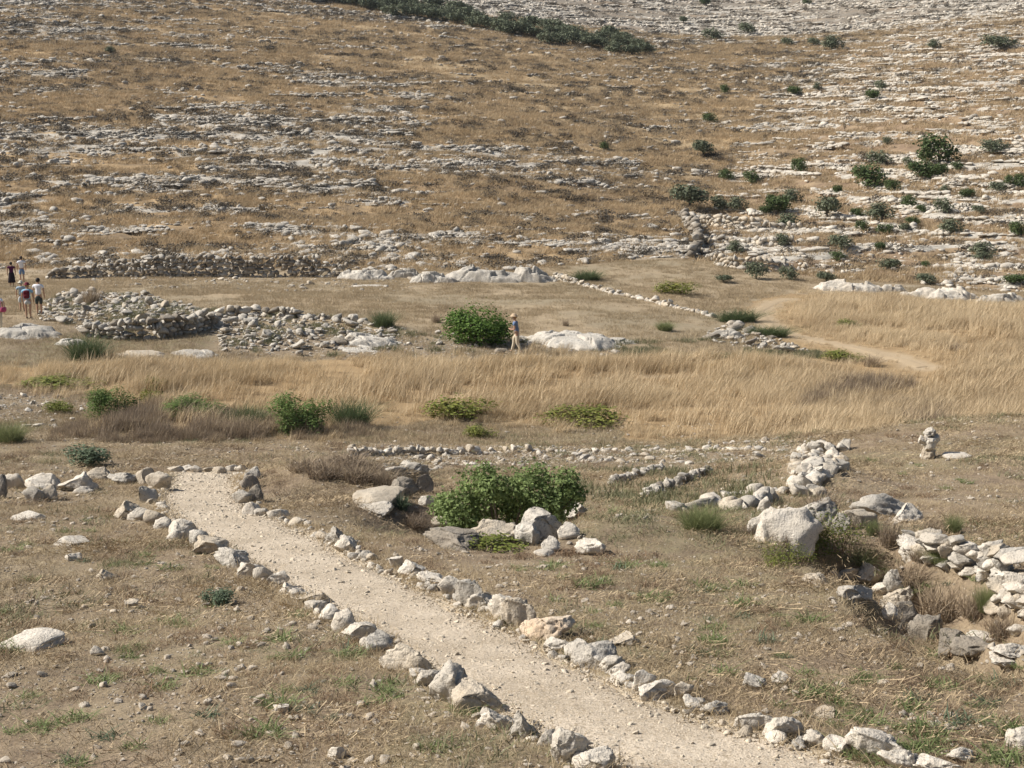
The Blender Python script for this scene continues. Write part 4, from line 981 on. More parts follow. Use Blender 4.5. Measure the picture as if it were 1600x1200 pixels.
# grey burnet clumps on the hills
def proto_list(fn, k): return [fn(i) for i in range(k)]
def mk_burnet(i):
    r = np.random.default_rng(500 + i); V, Fc = leaves(150, [(0, 0, .12, .5, .45, .28), (.25, .1, .1, .35, .3, .22)], .13, r, .6, .5); return mesh_np('burnet', V, Fc, M['burnet'])
bx, by = scatter(52000, -.42, .42, 100, 430, .6); bz = hz(bx, by); hm_ = hillmask(bx, by) > .6
bn = fbm(bx / 14, by / 5, oct=3, seed=71); rb = rightness(bx, by)
kb = hm_ & (rng.uniform(0, 1, len(bx)) < .78 * np.clip(sstep(.40, .62, bn) * .7 + .6 * rockiness(bx, by, bz) + .06, 0, 1) * np.where(rb > .5, .3, .95))
bx, by, bz = bx[kb], by[kb], bz[kb]; n = len(bx); bs = rng.uniform(.5, 1.6, n) * (1 + .0015 * (by - 100))
instancer('undergrowth', bx, by, bz - .03, rots(n, .1), np.stack([bs * rng.uniform(1, 1.7, n), bs, bs * rng.uniform(.6, 1, n)], -1), proto_list(mk_burnet, 5), 'dark grey thorny burnet scrub dotted between the hillside rocks', 'scrub')
print('burnet', n)
# dry grass tufts on the hills
def mk_htuft(i):
    r = np.random.default_rng(520 + i); V, Fc = blades(46, .45, .16, .42, .03, (.22, 0), .3, 1, r); return mesh_np('hill_tuft', V, Fc, M['hillgrass'])
gx, gy = scatter(95000, -.42, .42, 96, 330, .35); gz = hz(gx, gy); hg_ = hillmask(gx, gy); rb = rightness(gx, gy); gr_ = rockiness(gx, gy, gz)
kb = (hg_ > .4) & (rng.uniform(0, 1, len(gx)) < (1 - .8 * gr_) * np.where(rb > .5, .7, .9) * (.35 + .65 * sstep(.3, .5, fbm(gx / 8, gy / 4, oct=2, seed=73))))
gx, gy, gz = gx[kb], gy[kb], gz[kb]; n = len(gx); gs = rng.uniform(.7, 1.5, n) * (1 + .002 * (gy - 100))
M['goldgrass'] = blade_mat('golden_hill_grass', [(.34, .25, .15), (.45, .34, .21), (.54, .415, .26), (.62, .49, .32)])
def mk_gtuft(i):
    r = np.random.default_rng(530 + i); V, Fc = blades(46, .45, .16, .42, .03, (.22, 0), .3, 1, r); return mesh_np('gold_tuft', V, Fc, M['goldgrass'])
gl = goldness(gx, gy) > rng.uniform(.2, .8, n); rt_ = rots(n, .05, .5); sc_ = np.stack([gs * 1.5, gs, gs], -1)
instancer('grass', gx[~gl], gy[~gl], gz[~gl] - .02, rt_[~gl], sc_[~gl], proto_list(mk_htuft, 5), 'short brownish dry grass covering the hillsides', 'grass')
instancer('grass', gx[gl], gy[gl], gz[gl] - .02, rt_[gl], sc_[gl], proto_list(mk_gtuft, 5), 'pale golden grass on the high shoulder of the left hill', 'grass')
print('hill tufts', n)

# ------------------------------------------------------------------ the tall dry grass field
def mk_tall(i):
    r = np.random.default_rng(540 + i); V, Fc = blades(52, .42, .35, .85, .022, (.42, -.05), .20, 3, r, .25) if i < 4 else blades(34, .5, .4, 1.15, .018, (.36, -.05), .34, 3, r, .25); return mesh_np('tall_grass', V, Fc, M['tall'])
fx, fy = scatter(46000, -.42, .42, 44, 104, .6)
ok = inpoly(FIELD_POLY, fx + rng.normal(0, .5, len(fx)), fy + rng.normal(0, .9, len(fx)))
d1, _ = dline(TRAIL, fx, fy); d2, _ = dline(TRACK, fx, fy); d3, _ = dline(TRENCH, fx, fy)
ok &= (d1 > .42) & (d2 > .45) & (hillmask(fx, fy) < .6)
dens = .14 + .86 * sstep(.38, .6, fbm(fx / 4, fy / 4, oct=2, seed=81)); ok &= rng.uniform(0, 1, len(fx)) < dens
fx, fy = fx[ok], fy[ok]; n = len(fx); fs = (.55 + .75 * fbm(fx / 5, fy / 5, oct=2, seed=82)) * rng.uniform(.7, 1.2, n); fs *= .30 + .70 * sstep(.4, 3.4, d1[ok]); fs *= .5 + .5 * sstep(0, 2.2, dline(FIELD_POLY, fx, fy, True)[0])
wr = rots(n, .06, .4); wr[:, 2] += 2.6 * (fbm(fx / 3.5, fy / 3.5, oct=2, seed=87) - .5); fs *= .72 + .56 * fbm(fx / 1.8, fy / 1.8, oct=2, seed=88)
instancer('grass', fx, fy, hz(fx, fy) - .03, wr, np.stack([fs, fs, fs * 1.0], -1), proto_list(mk_tall, 6), 'tall golden dry grass swaying across the middle meadow', 'grass')
print('tall', n)
# short grass of the terraces and the edges
def mk_short(i):
    r = np.random.default_rng(560 + i); V, Fc = blades(40, .3, .04, .17, .012, (.1, 0), .5, 1, r); return mesh_np('short_grass', V, Fc, M['terrgrass'])
tx, ty = scatter(42000, -.40, .40, 46, 110, .7); ok = (hillmask(tx, ty) < .5) & ~inpoly(FIELD_POLY, tx, ty) & (dline(TRAIL, tx, ty)[0] > .4); ok &= rng.uniform(0, 1, len(tx)) < .2 + .8 * sstep(.35, .6, fbm(tx / 3, ty / 3, oct=2, seed=83))
tx, ty = tx[ok], ty[ok]; n = len(tx); ts = rng.uniform(.8, 1.7, n)
instancer('grass', tx, ty, hz(tx, ty) - .01, rots(n, .05), np.stack([ts, ts, ts], -1), proto_list(mk_short, 5), 'short withered grass on the flat terrace', 'grass')
# brown thicket at the left front of the field
def mk_thick(i):
    r = np.random.default_rng(580 + i); V, Fc = blades(90, .5, .4, .95, .025, (.15, 0), .32, 3, r); return mesh_np('thicket', V, Fc, M['thicket'])
THK = at([(60, 692), (110, 664), (180, 640), (260, 622), (340, 640), (440, 655), (590, 668), (600, 684), (380, 692), (200, 693)])[:, :2]
lo, hi_ = THK.min(0), THK.max(0); tx = rng.uniform(lo[0], hi_[0], 2600); ty = rng.uniform(lo[1], hi_[1], 2600); ok = inpoly(THK, tx, ty) & (rng.uniform(0, 1, 2600) < .05 + .8 * sstep(.45, .62, fbm(tx / 1.3, ty / 1.3, oct=2, seed=84)))
tx, ty = tx[ok], ty[ok]; n = len(tx); ts = rng.uniform(.45, .95, n) * (.4 + .6 * sstep(0, 1.6, dline(THK, tx, ty, True)[0]))
instancer('undergrowth', tx, ty, hz(tx, ty) - .03, rots(n, .06, .8), np.stack([ts, ts, ts], -1), proto_list(mk_thick, 4), 'brown withered thicket along the front left edge of the meadow', 'thicket')

PAT = at([(1250, 640), (1290, 600), (1380, 592), (1480, 620), (1500, 655), (1380, 665)])[:, :2]
lo, hi_ = PAT.min(0), PAT.max(0); tx = rng.uniform(lo[0], hi_[0], 1500); ty = rng.uniform(lo[1], hi_[1], 1500); ok = inpoly(PAT, tx, ty) & (rng.uniform(0, 1, 1500) < .6 * sstep(.42, .62, fbm(tx / 2.2, ty / 2.2, oct=2, seed=85)))
tx, ty = tx[ok], ty[ok]; n = len(tx); ts = rng.uniform(.6, .95, n)
instancer('undergrowth', tx, ty, hz(tx, ty) - .03, rots(n, .06, .8), np.stack([ts, ts, ts], -1), proto_list(mk_thick, 4), 'dull brown weeds mixed into the right part of the meadow', 'thicket')
def mk_green(i):
    r = np.random.default_rng(660 + i); V, Fc = blades(60, .28, .08, .3, .02, (0, 0), .5, 2, r); return mesh_np('green_tuft', V, Fc, M['dullgreen'])
tx = []; ty = []
for P, c in ((RUB1, 500), (GRAVEL[3], 700), (at([(880, 540), (1100, 530), (1290, 552), (1280, 566), (900, 556)])[:, :2], 500), (at([(860, 738), (1230, 725), (1220, 765), (1000, 800), (900, 770)])[:, :2], 110)):
    lo, hi_ = P.min(0), P.max(0); x = rng.uniform(lo[0], hi_[0], c * 2); y = rng.uniform(lo[1], hi_[1], c * 2); ok = inpoly(P, x, y) & (fbm(x / 2, y / 2, oct=2, seed=86) > .48); tx.append(x[ok]); ty.append(y[ok])
tx = np.concatenate(tx); ty = np.concatenate(ty); n = len(tx); ts = rng.uniform(.5, 1.3, n)
instancer('weeds', tx, ty, hz(tx, ty) - .02, rots(n, .1), np.stack([ts, ts, ts], -1), proto_list(mk_green, 4), 'greenish weeds growing between the rubble and stones', 'weeds')
# ------------------------------------------------------------------ foreground litter
def mk_straw(i):
    r = np.random.default_rng(600 + i); n = 80; V = []; Fc = []
    c = r.uniform(-.4, .4, (n, 2)); ang = r.uniform(-1.6, 1.6, n); L = .03 + .07 * r.pareto(3., n).clip(0, 2.4); w = r.uniform(.001, .0022, n)
    z0 = r.uniform(.005, .03, n); z1 = z0 + r.uniform(-.01, .06, n)
    dx, dy = np.cos(ang) * L / 2, np.sin(ang) * L / 2; nx, ny = -np.sin(ang) * w, np.cos(ang) * w
    A = np.stack([np.stack([c[:, 0] - dx - nx, c[:, 1] - dy - ny, z0], -1), np.stack([c[:, 0] - dx + nx, c[:, 1] - dy + ny, z0], -1), np.stack([c[:, 0] + dx + nx, c[:, 1] + dy + ny, z1 + .006], -1), np.stack([c[:, 0] + dx - nx, c[:, 1] + dy - ny, z1], -1)], 1)
    return mesh_np('straw', A.reshape(-1, 3), np.arange(n)[:, None] * 4 + np.array([[0, 1, 2, 3]]), M['straw'])
sx_, sy_ = scatter(3400, -.46, .46, 8, 46, .25); sd = sdpoly(PATH_POLY, sx_, sy_); ok = (sd > .25) & (rng.uniform(0, 1, len(sx_)) < sstep(.36, .66, fbm(sx_ / 1.8, sy_ / 1.8, oct=3, seed=91)))
sx_, sy_ = sx_[ok], sy_[ok]; n = len(sx_); ss = rng.uniform(.7, 1.2, n) * (1 + .012 * sy_)
instancer('straw_litter', sx_, sy_, hz(sx_, sy_) + .004, ground_rots(sx_, sy_), np.stack([ss, ss, ss], -1), proto_list(mk_straw, 6), 'dry straw stalks littering the foreground soil', 'straw')
def mk_herb(i):
    r = np.random.default_rng(670 + i); V, Fc = blades(60, .2, .02, .10, .010, (0, 0), 1.0, 2, r, .4); return mesh_np('herb', V, Fc, M['dullgreen'])
sx_, sy_ = scatter(3400, -.46, .46, 8, 50, .3); sd = sdpoly(PATH_POLY, sx_, sy_); ok = (sd > .1) & (rng.uniform(0, 1, len(sx_)) < sstep(.44, .62, fbm(sx_ / 2.6, sy_ / 2.6, oct=3, seed=95)) * np.where(sx_ / sy_ > -.02, 1, .45))
sx_, sy_ = sx_[ok], sy_[ok]; n = len(sx_); ss = rng.uniform(.6, 1.5, n) * (1 + .012 * sy_)
instancer('weeds', sx_, sy_, hz(sx_, sy_) - .004, rots(n, .1), np.stack([ss, ss, ss], -1), proto_list(mk_herb, 4), 'low dull green herbs spreading through the foreground straw', 'weeds')
def mk_forb(i):
    r = np.random.default_rng(640 + i); V, Fc = blades(70, .13, .03, .12, .006, (.05, 0), .9, 2, r, .3); return mesh_np('forb', V, Fc, M['rust'])
sx_, sy_ = scatter(3600, -.46, .46, 8, 48, .1); sd = sdpoly(PATH_POLY, sx_, sy_); ok = (sd > .1) & (rng.uniform(0, 1, len(sx_)) < sstep(.45, .62, fbm(sx_ / 1.4, sy_ / 1.4, oct=2, seed=94)))
sx_, sy_ = sx_[ok], sy_[ok]; n = len(sx_); ss = rng.uniform(.5, 1.3, n) * (1 + .012 * sy_)
instancer('undergrowth', sx_, sy_, hz(sx_, sy_) - .004, rots(n, .1), np.stack([ss, ss, ss * .8], -1), proto_list(mk_forb, 4), 'withered reddish brown weeds scattered over the foreground', 'dry weeds')
def mk_stub(i):
    r = np.random.default_rng(620 + i); V, Fc = blades(30, .17, .015, .085, .005, (.1, 0), 1.0, 2, r, .35); return mesh_np('stubble', V, Fc, M['short'])
sx_, sy_ = scatter(40000, -.46, .46, 8, 52, .3); sd = sdpoly(PATH_POLY, sx_, sy_); ok = (sd > .12) & (rng.uniform(0, 1, len(sx_)) < (.2 + .8 * sstep(.36, .6, fbm(sx_ / 1.1, sy_ / 1.1, oct=3, seed=92))))
sx_, sy_ = sx_[ok], sy_[ok]; n = len(sx_); ss = rng.uniform(.5, 1.35, n) * (1 + .012 * sy_)
instancer('grass', sx_, sy_, hz(sx_, sy_) - .004, rots(n, .1), np.stack([ss, ss, ss], -1), proto_list(mk_stub, 6), 'low withered stubble on the foreground soil', 'grass')
print('stub', n)
# taller tufts left standing against the border stones
bx_ = []; by_ = []
for P, sg in ((resamp(PL, 500), -1), (resamp(PR, 500), 1)):
    k = rng.integers(0, 500, 420); bx_.append(P[k, 0] + sg * np.abs(rng.normal(.12, .16, 420))); by_.append(P[k, 1] + rng.normal(0, .1, 420))
bx_ = np.concatenate(bx_); by_ = np.concatenate(by_); n = len(bx_); ok = sdpoly(PATH_POLY, bx_, by_) > -.1; bx_, by_ = bx_[ok], by_[ok]; n = len(bx_); ss = rng.uniform(.8, 2.0, n)
instancer('grass', bx_, by_, hz(bx_, by_) - .005, rots(n, .1), np.stack([ss, ss, ss * 1.3], -1), proto_list(mk_stub, 6), 'dry tufts growing against the border stones of the path', 'grass')
# pebbles
sx_, sy_ = scatter(60000, -.46, .46, 8, 52, -.1); sd = sdpoly(PATH_POLY, sx_, sy_); ok = (sd > .02) & (rng.uniform(0, 1, len(sx_)) < .25 + .75 * sstep(.4, .6, fbm(sx_ / 1.6, sy_ / 1.6, oct=2, seed=93)))
sx_, sy_ = sx_[ok], sy_[ok]; n = len(sx_); ss = np.minimum(.010 + .011 * rng.pareto(2.2, n), .075) * (1 + .012 * sy_)
instancer('pebbles', sx_, sy_, hz(sx_, sy_) + ss * .15, rots(n, .4), np.stack([ss * rng.uniform(1, 1.7, n), ss, ss * rng.uniform(.5, .9, n)], -1), [rock_me('pebble', 2, i, 'pebble') for i in range(8)], 'small pale stones strewn over the foreground soil', 'pebbles')
PXY = resamp(PL); PRX = resamp(PR)
n = 20000; q = rng.uniform(0, 1, n) ** 1; w = np.where(rng.uniform(0, 1, n) < .45, rng.beta(.35, .35, n), rng.uniform(0, 1, n)); qi = np.linspace(0, 1, 60)
gx = np.interp(q, qi, PXY[:, 0]) * (1 - w) + np.interp(q, qi, PRX[:, 0]) * w; gy = np.interp(q, qi, PXY[:, 1]) * (1 - w) + np.interp(q, qi, PRX[:, 1]) * w
ss = np.minimum(.008 + .006 * rng.pareto(2.3, n), .05) * (1 + .02 * gy)
instancer('gravel', gx, gy, hz(gx, gy) + .02, rots(n, .5), np.stack([ss * 1.4, ss, ss * .7], -1), [rock_me('grit', 2, i, 'gravel') for i in range(8)], 'loose pale gravel on the path', 'gravel')
# rubble in the middle distance
mx = []; my = []
for P, cnt in zip(GRAVEL, (900, 2600, 900, 2800)):
    lo, hi_ = P.min(0), P.max(0); x = rng.uniform(lo[0], hi_[0], cnt * 3); y = rng.uniform(lo[1], hi_[1], cnt * 3); ok = inpoly(P, x, y); mx.append(x[ok][:cnt]); my.append(y[ok][:cnt])
lo, hi_ = RUB1.min(0), RUB1.max(0); x = rng.uniform(lo[0], hi_[0], 6000); y = rng.uniform(lo[1], hi_[1], 6000); ok = inpoly(RUB1, x, y); mx.append(x[ok][:1300]); my.append(y[ok][:1300]); big = len(mx[-1])
MND = at([(1095, 530), (1120, 508), (1160, 510), (1210, 528), (1280, 552), (1180, 550)])[:, :2]; lo, hi_ = MND.min(0), MND.max(0); x = rng.uniform(lo[0], hi_[0], 700); y = rng.uniform(lo[1], hi_[1], 700); ok = inpoly(MND, x, y); mx.append(x[ok][:170]); my.append(y[ok][:170])
nb = len(mx[-1]) + big
mx = np.concatenate(mx); my = np.concatenate(my); n = len(mx)
ss = np.minimum(.06 + .055 * rng.pareto(2.4, n), .42); ss[:3500] = np.minimum(.035 + .032 * rng.pareto(2.2, 3500), .26); ss[-nb:] = np.minimum(.16 + .11 * rng.pareto(2.7, nb), .62)
zz = hz(mx, my); zz[-nb:] += rng.uniform(-.03, .16, nb) * np.minimum(1, ss[-nb:] * 2)
rw = ss * rng.uniform(.9, 1.7, n); rd = ss * rng.uniform(.7, 1.1, n); rh = ss * rng.uniform(.4, .85, n); rt = rots(n, .3)
order = np.argsort(-(rw * rh / my ** 2))
for i in order[:300]:
    o = obj('rubble_stone', rock_me('rubble_stone', 2, random.randrange(16), random.choice(('grey', 'dark', 'grey', 'grey', 'tan') if my[i] > 57 else ('grey', 'white', 'white', 'tan'))), None, (mx[i], my[i], zz[i] + rh[i] * .3), tuple(rt[i]), (rw[i], rd[i], rh[i]))
    far = my[i] > 57
    tag(o, 'grey tumbled stone in the ruin rubble beyond the dry meadow' if far else 'loose stone on the stony strip or gravel patch before the dry meadow', 'rubble stone', 'ruin rubble beyond the meadow' if far else 'loose stones before the meadow')
rest = order[300:]
instancer('rubble', mx[rest], my[rest], zz[rest] + rh[rest] * .2, rt[rest], np.stack([rw[rest], rd[rest], rh[rest]], -1), [rock_me('rubble_bit', 2, i, 'grey' if i % 3 else 'white') for i in range(9)], 'small broken stones among the ruins and stony strips', 'rubble')
# collapsed wall heap on the right
hp = at([(1262, 772)])[0]; heap = tag(empty('collapsed_wall', tuple(hp)), 'steep tumbled heap of white stones right of centre', 'stone heap')
HP = [(1225, 775), (1232, 748), (1240, 725), (1255, 705), (1290, 698), (1320, 700), (1318, 722), (1300, 740), (1290, 765), (1280, 778)]
r = random.Random(77); cnt = 0
while cnt < 95:
    u, v = r.uniform(1215, 1330), r.uniform(695, 785)
    if not inpoly(HP, np.array([u]), np.array([v]))[0]: continue
    p = at([(u, v)])[0]; w = r.choice((.2, .25, .3, .3, .4, .5)); k = 1 - abs(u - 1250) / 120
    obj('stone', rock_me('stone', 3 if w > .28 else 2, r.randrange(16), r.choice(('white', 'white', 'white', 'grey', 'tan'))), heap, (p[0] - hp[0], p[1] - hp[1], p[2] - hp[2] + r.uniform(-.05, .12)), (r.uniform(-.4, .4), r.uniform(-.4, .4), r.uniform(0, 6)), (w * 1.2, w, w * .85)); cnt += 1

# ------------------------------------------------------------------ plants
def plant_proto(kind, i):
    r = np.random.default_rng(700 + i * 13 + sum(map(ord, kind))); pr = random.Random(i * 31 + len(kind))
    if kind == 'olive':     # about 1 high, 1.25 wide
        lob = [(pr.uniform(-.35, .35), pr.uniform(-.35, .35), pr.uniform(.3, .72), pr.uniform(.24, .36), pr.uniform(.24, .36), pr.uniform(.2, .3)) for _ in range(9)]
        return ('crown', leaves(900, lob, .12, r, .4, .55), 'olive'), ('trunk', limbs(.75, .35, 4, .05, pr), 'bark')
    if kind == 'carob':
        lob = [(0, 0, .5, .5, .48, .46)] + [(pr.uniform(-.4, .4), pr.uniform(-.4, .4), pr.uniform(.25, .75), pr.uniform(.2, .3), pr.uniform(.2, .3), pr.uniform(.18, .28)) for _ in range(7)]
        return ('crown', leaves(1100, lob, .11, r, .45, .6), 'carob'), ('trunk', limbs(.6, .3, 4, .045, pr), 'bark')
    if kind == 'brown':
        lob = [(pr.uniform(-.3, .3), pr.uniform(-.3, .3), pr.uniform(.25, .7), .28, .28, .26) for _ in range(5)]
        return ('crown', leaves(320, lob, .1, r, .3, .4), 'brownshrub'), ('trunk', limbs(.7, .3, 5, .03, pr), 'bark')
    if kind == 'bush':      # the dense round bush
        lob = [(0, 0, .42, .56, .5, .52), (-.2, -.1, .4, .36, .36, .4), (.28, 0, .32, .34, .36, .34)] + [(math.cos(q) * .38, math.sin(q) * .36, .3 + .42 * pr.random(), .2, .2, .18) for q in np.linspace(0, 6, 13)]
        return ('crown', leaves(7000, lob, .055, r, .74, .7), 'bush'), ('stem', limbs(.6, .35, 6, .025, pr), 'bark')
    if kind == 'broom':     # fine upright sprays
        parts = blades(1100, .36, .35, 1.0, .011, (.05, 0), .5, 3, r, .3); return ('foliage', parts, 'darkgreen'), ('stem', limbs(.5, .3, 5, .02, pr), 'twig')
    if kind == 'spray':
        parts = blades(1500, .36, .3, 1.0, .010, (.05, 0), .55, 3, r, .35); return ('foliage', parts, 'spraygreen'), ('stem', limbs(.5, .3, 5, .02, pr), 'twig')
    if kind == 'low':       # spreading leafy cushion
        lob = [(pr.uniform(-.4, .4), pr.uniform(-.3, .3), pr.uniform(.2, .6), .26, .24, .32) for _ in range(9)]
        return ('foliage', leaves(1300, lob, .075, r, .5, .6), 'yellowgreen'), ('stem', limbs(.5, .4, 6, .02, pr), 'twig')
    if kind == 'mustard':
        lob = [(pr.uniform(-.4, .4), pr.uniform(-.4, .4), pr.uniform(.15, .7), .2, .2, .25) for _ in range(12)]
        return ('foliage', leaves(1700, lob, .05, r, .35, .4), 'yellowgreen'), ('stem', blades(60, .4, .5, 1.0, .012, (0, 0), .25, 2, r), 'twig')
    if kind == 'leafy':
        lob = [(pr.uniform(-.35, .35), pr.uniform(-.35, .35), pr.uniform(.2, .75), pr.uniform(.14, .24), pr.uniform(.14, .24), pr.uniform(.2, .32)) for _ in range(16)]
        return ('foliage', leaves(5200, lob, .055, r, .35, .4, .6), 'leafgreen'), ('stem', blades(50, .4, .5, 1.0, .012, (0, 0), .25, 2, r), 'twig')
    if kind == 'bluish':
        lob = [(pr.uniform(-.4, .4), pr.uniform(-.35, .35), pr.uniform(.2, .6), pr.uniform(.16, .26), pr.uniform(.16, .26), pr.uniform(.2, .32)) for _ in range(12)]
        return ('foliage', leaves(1500, lob, .1, r, .3, .4, .6), 'thistle'), ('stem', limbs(.5, .3, 4, .015, pr), 'twig')
    if kind == 'thistle':
        return ('foliage', blades(150, .3, .3, .8, .09, (0, 0), .75, 3, r, .55), 'thistle'), ('stem', limbs(.5, .3, 4, .015, pr), 'twig')
    if kind == 'dry':
        return ('foliage', blades(260, .32, .4, 1.0, .02, (.05, 0), .45, 3, r, .35), 'thicket'), ('stem', limbs(.6, .35, 6, .015, pr), 'twig')
_pp = {}
def plant_parts(kind, i):
    if (kind, i) not in _pp:
        PR_ = plant_proto(kind, i); f0 = np.asarray(PR_[0][1][0], float)
        q1 = np.percentile(f0, 1.5, axis=0); q2 = np.percentile(f0, 98.5, axis=0); sc_ = np.array([1 / (q2[0] - q1[0]), 1 / (q2[1] - q1[1]), 1 / q2[2]])
        PR_ = [(nm, (np.asarray(VF[0], float) * sc_, VF[1]), mt) for nm, VF, mt in PR_]
        _pp[kind, i] = [(nm, mesh_np(kind + '_' + nm, np.asarray(VF[0]), np.asarray(VF[1]) if isinstance(VF[1], np.ndarray) else VF[1], M[mt])) for nm, VF, mt in PR_]
    return _pp[kind, i]
NV = {'leafy': 3, 'bluish': 2, 'olive': 4, 'carob': 4, 'brown': 3, 'bush': 1, 'broom': 2, 'spray': 2, 'low': 3, 'mustard': 3, 'thistle': 3, 'dry': 3}
def put_plant(name, kind, u, v, w, h, label, cat, group=None, depth=.9, seed=0, lift=0):
    p = at([(u, v)])[0]; s = math.hypot(p[1], p[2]) / F; r = random.Random(int(u * 7 + v * 3 + seed))
    W = w * s; Hh = h * s; dep = W * depth
    y = p[1] + dep * .3; z = float(hz(p[0], y))
    o = empty(name, (p[0], y, min(z, p[2] + .3 * Hh) - .02 + lift)); o.rotation_euler.z = r.uniform(-.5, .5); o.scale = (W, dep, Hh)
    for nm, me in plant_parts(kind, r.randrange(NV[kind])): obj(nm, me, o)
    return tag(o, label, cat, group)

# trees and shrubs of the right hillside: (u, foot, w, h, kind)
HT = {
 'beside the biggest round tree high on the right slope': [(1472, 258, 56, 40, 'carob', 'biggest round dark green tree'), (1443, 282, 40, 24, 'carob', 'green shrub just left below'), (1466, 279, 30, 20, 'carob', 'green shrub directly below'), (1497, 268, 18, 12, 'carob', 'tiny green shrub right below'), (1421, 261, 16, 13, 'olive', 'small grey shrub left'), (1556, 243, 36, 20, 'olive', 'grey-olive spreading tree far right')],
 'around the round bush left of the biggest tree': [(1362, 298, 50, 34, 'carob', 'wide round dark bush'), (1397, 300, 24, 15, 'carob', 'low shrub touching its right'), (1377, 260, 32, 22, 'olive', 'grey-green tree above it'), (1349, 257, 18, 18, 'brown', 'brown bare shrub above it'), (1387, 227, 13, 11, 'olive', 'tiny olive sapling high above it')],
 'on the red earth slope left of the right hillside trees': [(1251, 270, 22, 20, 'carob', 'leaning green shrub'), (1175, 290, 24, 18, 'carob', 'round green shrub'), (1137, 282, 22, 15, 'carob', 'low green shrub'), (1100, 246, 28, 22, 'olive', 'umbrella-shaped olive tree'), (1111, 193, 22, 14, 'carob', 'lone green shrub'), (1320, 205, 10, 14, 'brown', 'thin brown sapling'), (1195, 219, 9, 10, 'brown', 'tiny brown sapling'), (1099, 215, 10, 9, 'brown', 'faint brown sapling')],
 'at the top edge of the upper valley wall': [(1080, 328, 50, 32, 'olive', 'large dark blue-green tree cluster leftmost'), (1127, 330, 26, 20, 'olive', 'grey-green tree second'), (1156, 332, 28, 20, 'olive', 'grey-green tree third'), (1198, 337, 20, 13, 'carob', 'low green shrub fourth'), (1217, 338, 34, 26, 'carob', 'bright green round tree fifth'), (1242, 321, 28, 22, 'olive', 'olive tree behind, sixth'), (1208, 316, 16, 10, 'carob', 'small green shrub behind, before fifth'), (1295, 342, 36, 29, 'olive', 'round olive tree seventh')],
 'in the middle band of white ledges': [(1309, 304, 14, 13, 'carob', 'small shrub at upper left'), (1342, 341, 20, 13, 'carob', 'low green shrub lower left'), (1380, 346, 38, 25, 'olive', 'broad dark olive bush'), (1423, 324, 22, 17, 'carob', 'bright green shrub'), (1441, 333, 15, 11, 'carob', 'little green shrub'), (1477, 334, 26, 21, 'olive', 'olive tree with dark shadow'), (1532, 335, 20, 12, 'olive', 'low grey shrub'), (1512, 311, 22, 14, 'carob', 'dark green shrub'), (1480, 302, 15, 11, 'olive', 'tiny grey shrub'), (1563, 302, 26, 16, 'olive', 'grey-green wide shrub'), (1581, 291, 17, 14, 'carob', 'round shrub near the edge'), (1597, 296, 18, 20, 'carob', 'shrub cut by the right edge')],
 'on the lower white ledges': [(1238, 359, 32, 22, 'olive', 'dark olive bush leftmost'), (1350, 362, 20, 15, 'carob', 'small green bush'), (1387, 367, 26, 15, 'carob', 'low broad green bush'), (1414, 365, 18, 13, 'olive', 'pale grey bush'), (1428, 354, 22, 13, 'carob', 'green bush by the ledge top'), (1492, 367, 32, 20, 'olive', 'wide olive bush'), (1593, 372, 24, 20, 'carob', 'green bush at the right edge'), (1224, 386, 20, 18, 'olive', 'round grey bush'), (1317, 393, 34, 20, 'olive', 'umbrella olive'), (1376, 393, 16, 13, 'carob', 'small dark bush'), (1151, 398, 22, 18, 'olive', 'grey bush near the valley walls'), (1541, 402, 34, 19, 'olive', 'long grey bush'), (1519, 396, 18, 14, 'brown', 'brownish bush beside the long grey one')],
 'along the foot of the right slope': [(1183, 437, 30, 24, 'olive', 'round dark olive tree above the meadow'), (1235, 438, 26, 19, 'olive', 'thin grey olive above the meadow'), (1293, 442, 26, 15, 'olive', 'grey shrub before pale rocks'), (1310, 409, 22, 13, 'carob', 'dark green shrub'), (1266, 418, 20, 18, 'brown', 'brown shrub'), (1392, 424, 32, 18, 'olive', 'grey sprawling shrub'), (1448, 421, 14, 12, 'carob', 'small dark shrub'), (1451, 445, 30, 15, 'olive', 'long dark shrub above the rock bank'), (1588, 446, 32, 14, 'carob', 'dark low shrub near the right edge'), (1132, 442, 26, 11, 'olive', 'low grey shrub at the valley mouth'), (1539, 408, 26, 12, 'olive', 'grey shrub below the long bush')],
 'on the far upper right slope': [(1133, 148, 13, 13, 'carob', 'lone small tree on golden grass'), (1242, 151, 18, 13, 'carob', 'green shrub'), (1279, 142, 12, 11, 'olive', 'pale little shrub'), (1365, 158, 20, 15, 'carob', 'darker green tree of the close pair'), (1379, 142, 18, 13, 'olive', 'greyer tree of the close pair'), (1170, 55, 24, 17, 'olive', 'grey-green tree on the grey rocks'), (1116, 63, 28, 16, 'olive', 'spreading tree near the grove end'), (1306, 79, 30, 20, 'olive', 'dark tree by white cliffs'), (1274, 72, 18, 11, 'olive', 'small tree left of the white cliffs'), (1232, 72, 18, 11, 'olive', 'small shrub on dark grass'), (1463, 78, 18, 13, 'olive', 'shrub at the cliff foot'), (1566, 78, 46, 19, 'olive', 'long dark tree clump on the cliff'), (1102, 9, 16, 10, 'carob', 'tiny tree at the top'), (1262, 7, 14, 9, 'carob', 'tiny dark tree right at the top edge'), (1068, 37, 12, 9, 'olive', 'tiny shrub beyond the grove')],
}
for where, lst in HT.items():
    for j, (u, v, w, h, kd, look) in enumerate(lst):
        put_plant('olive_tree' if kd == 'olive' else 'shrub', kd, u, v, w * 1.08, h * 1.1, f'{look} {where}', 'tree' if kd == 'olive' else 'shrub', 'trees and shrubs on the right hillside')
put_plant('shrub', 'carob', 945, 235, 15, 12, 'single dark green shrub alone among rocks of the left hillside', 'shrub')
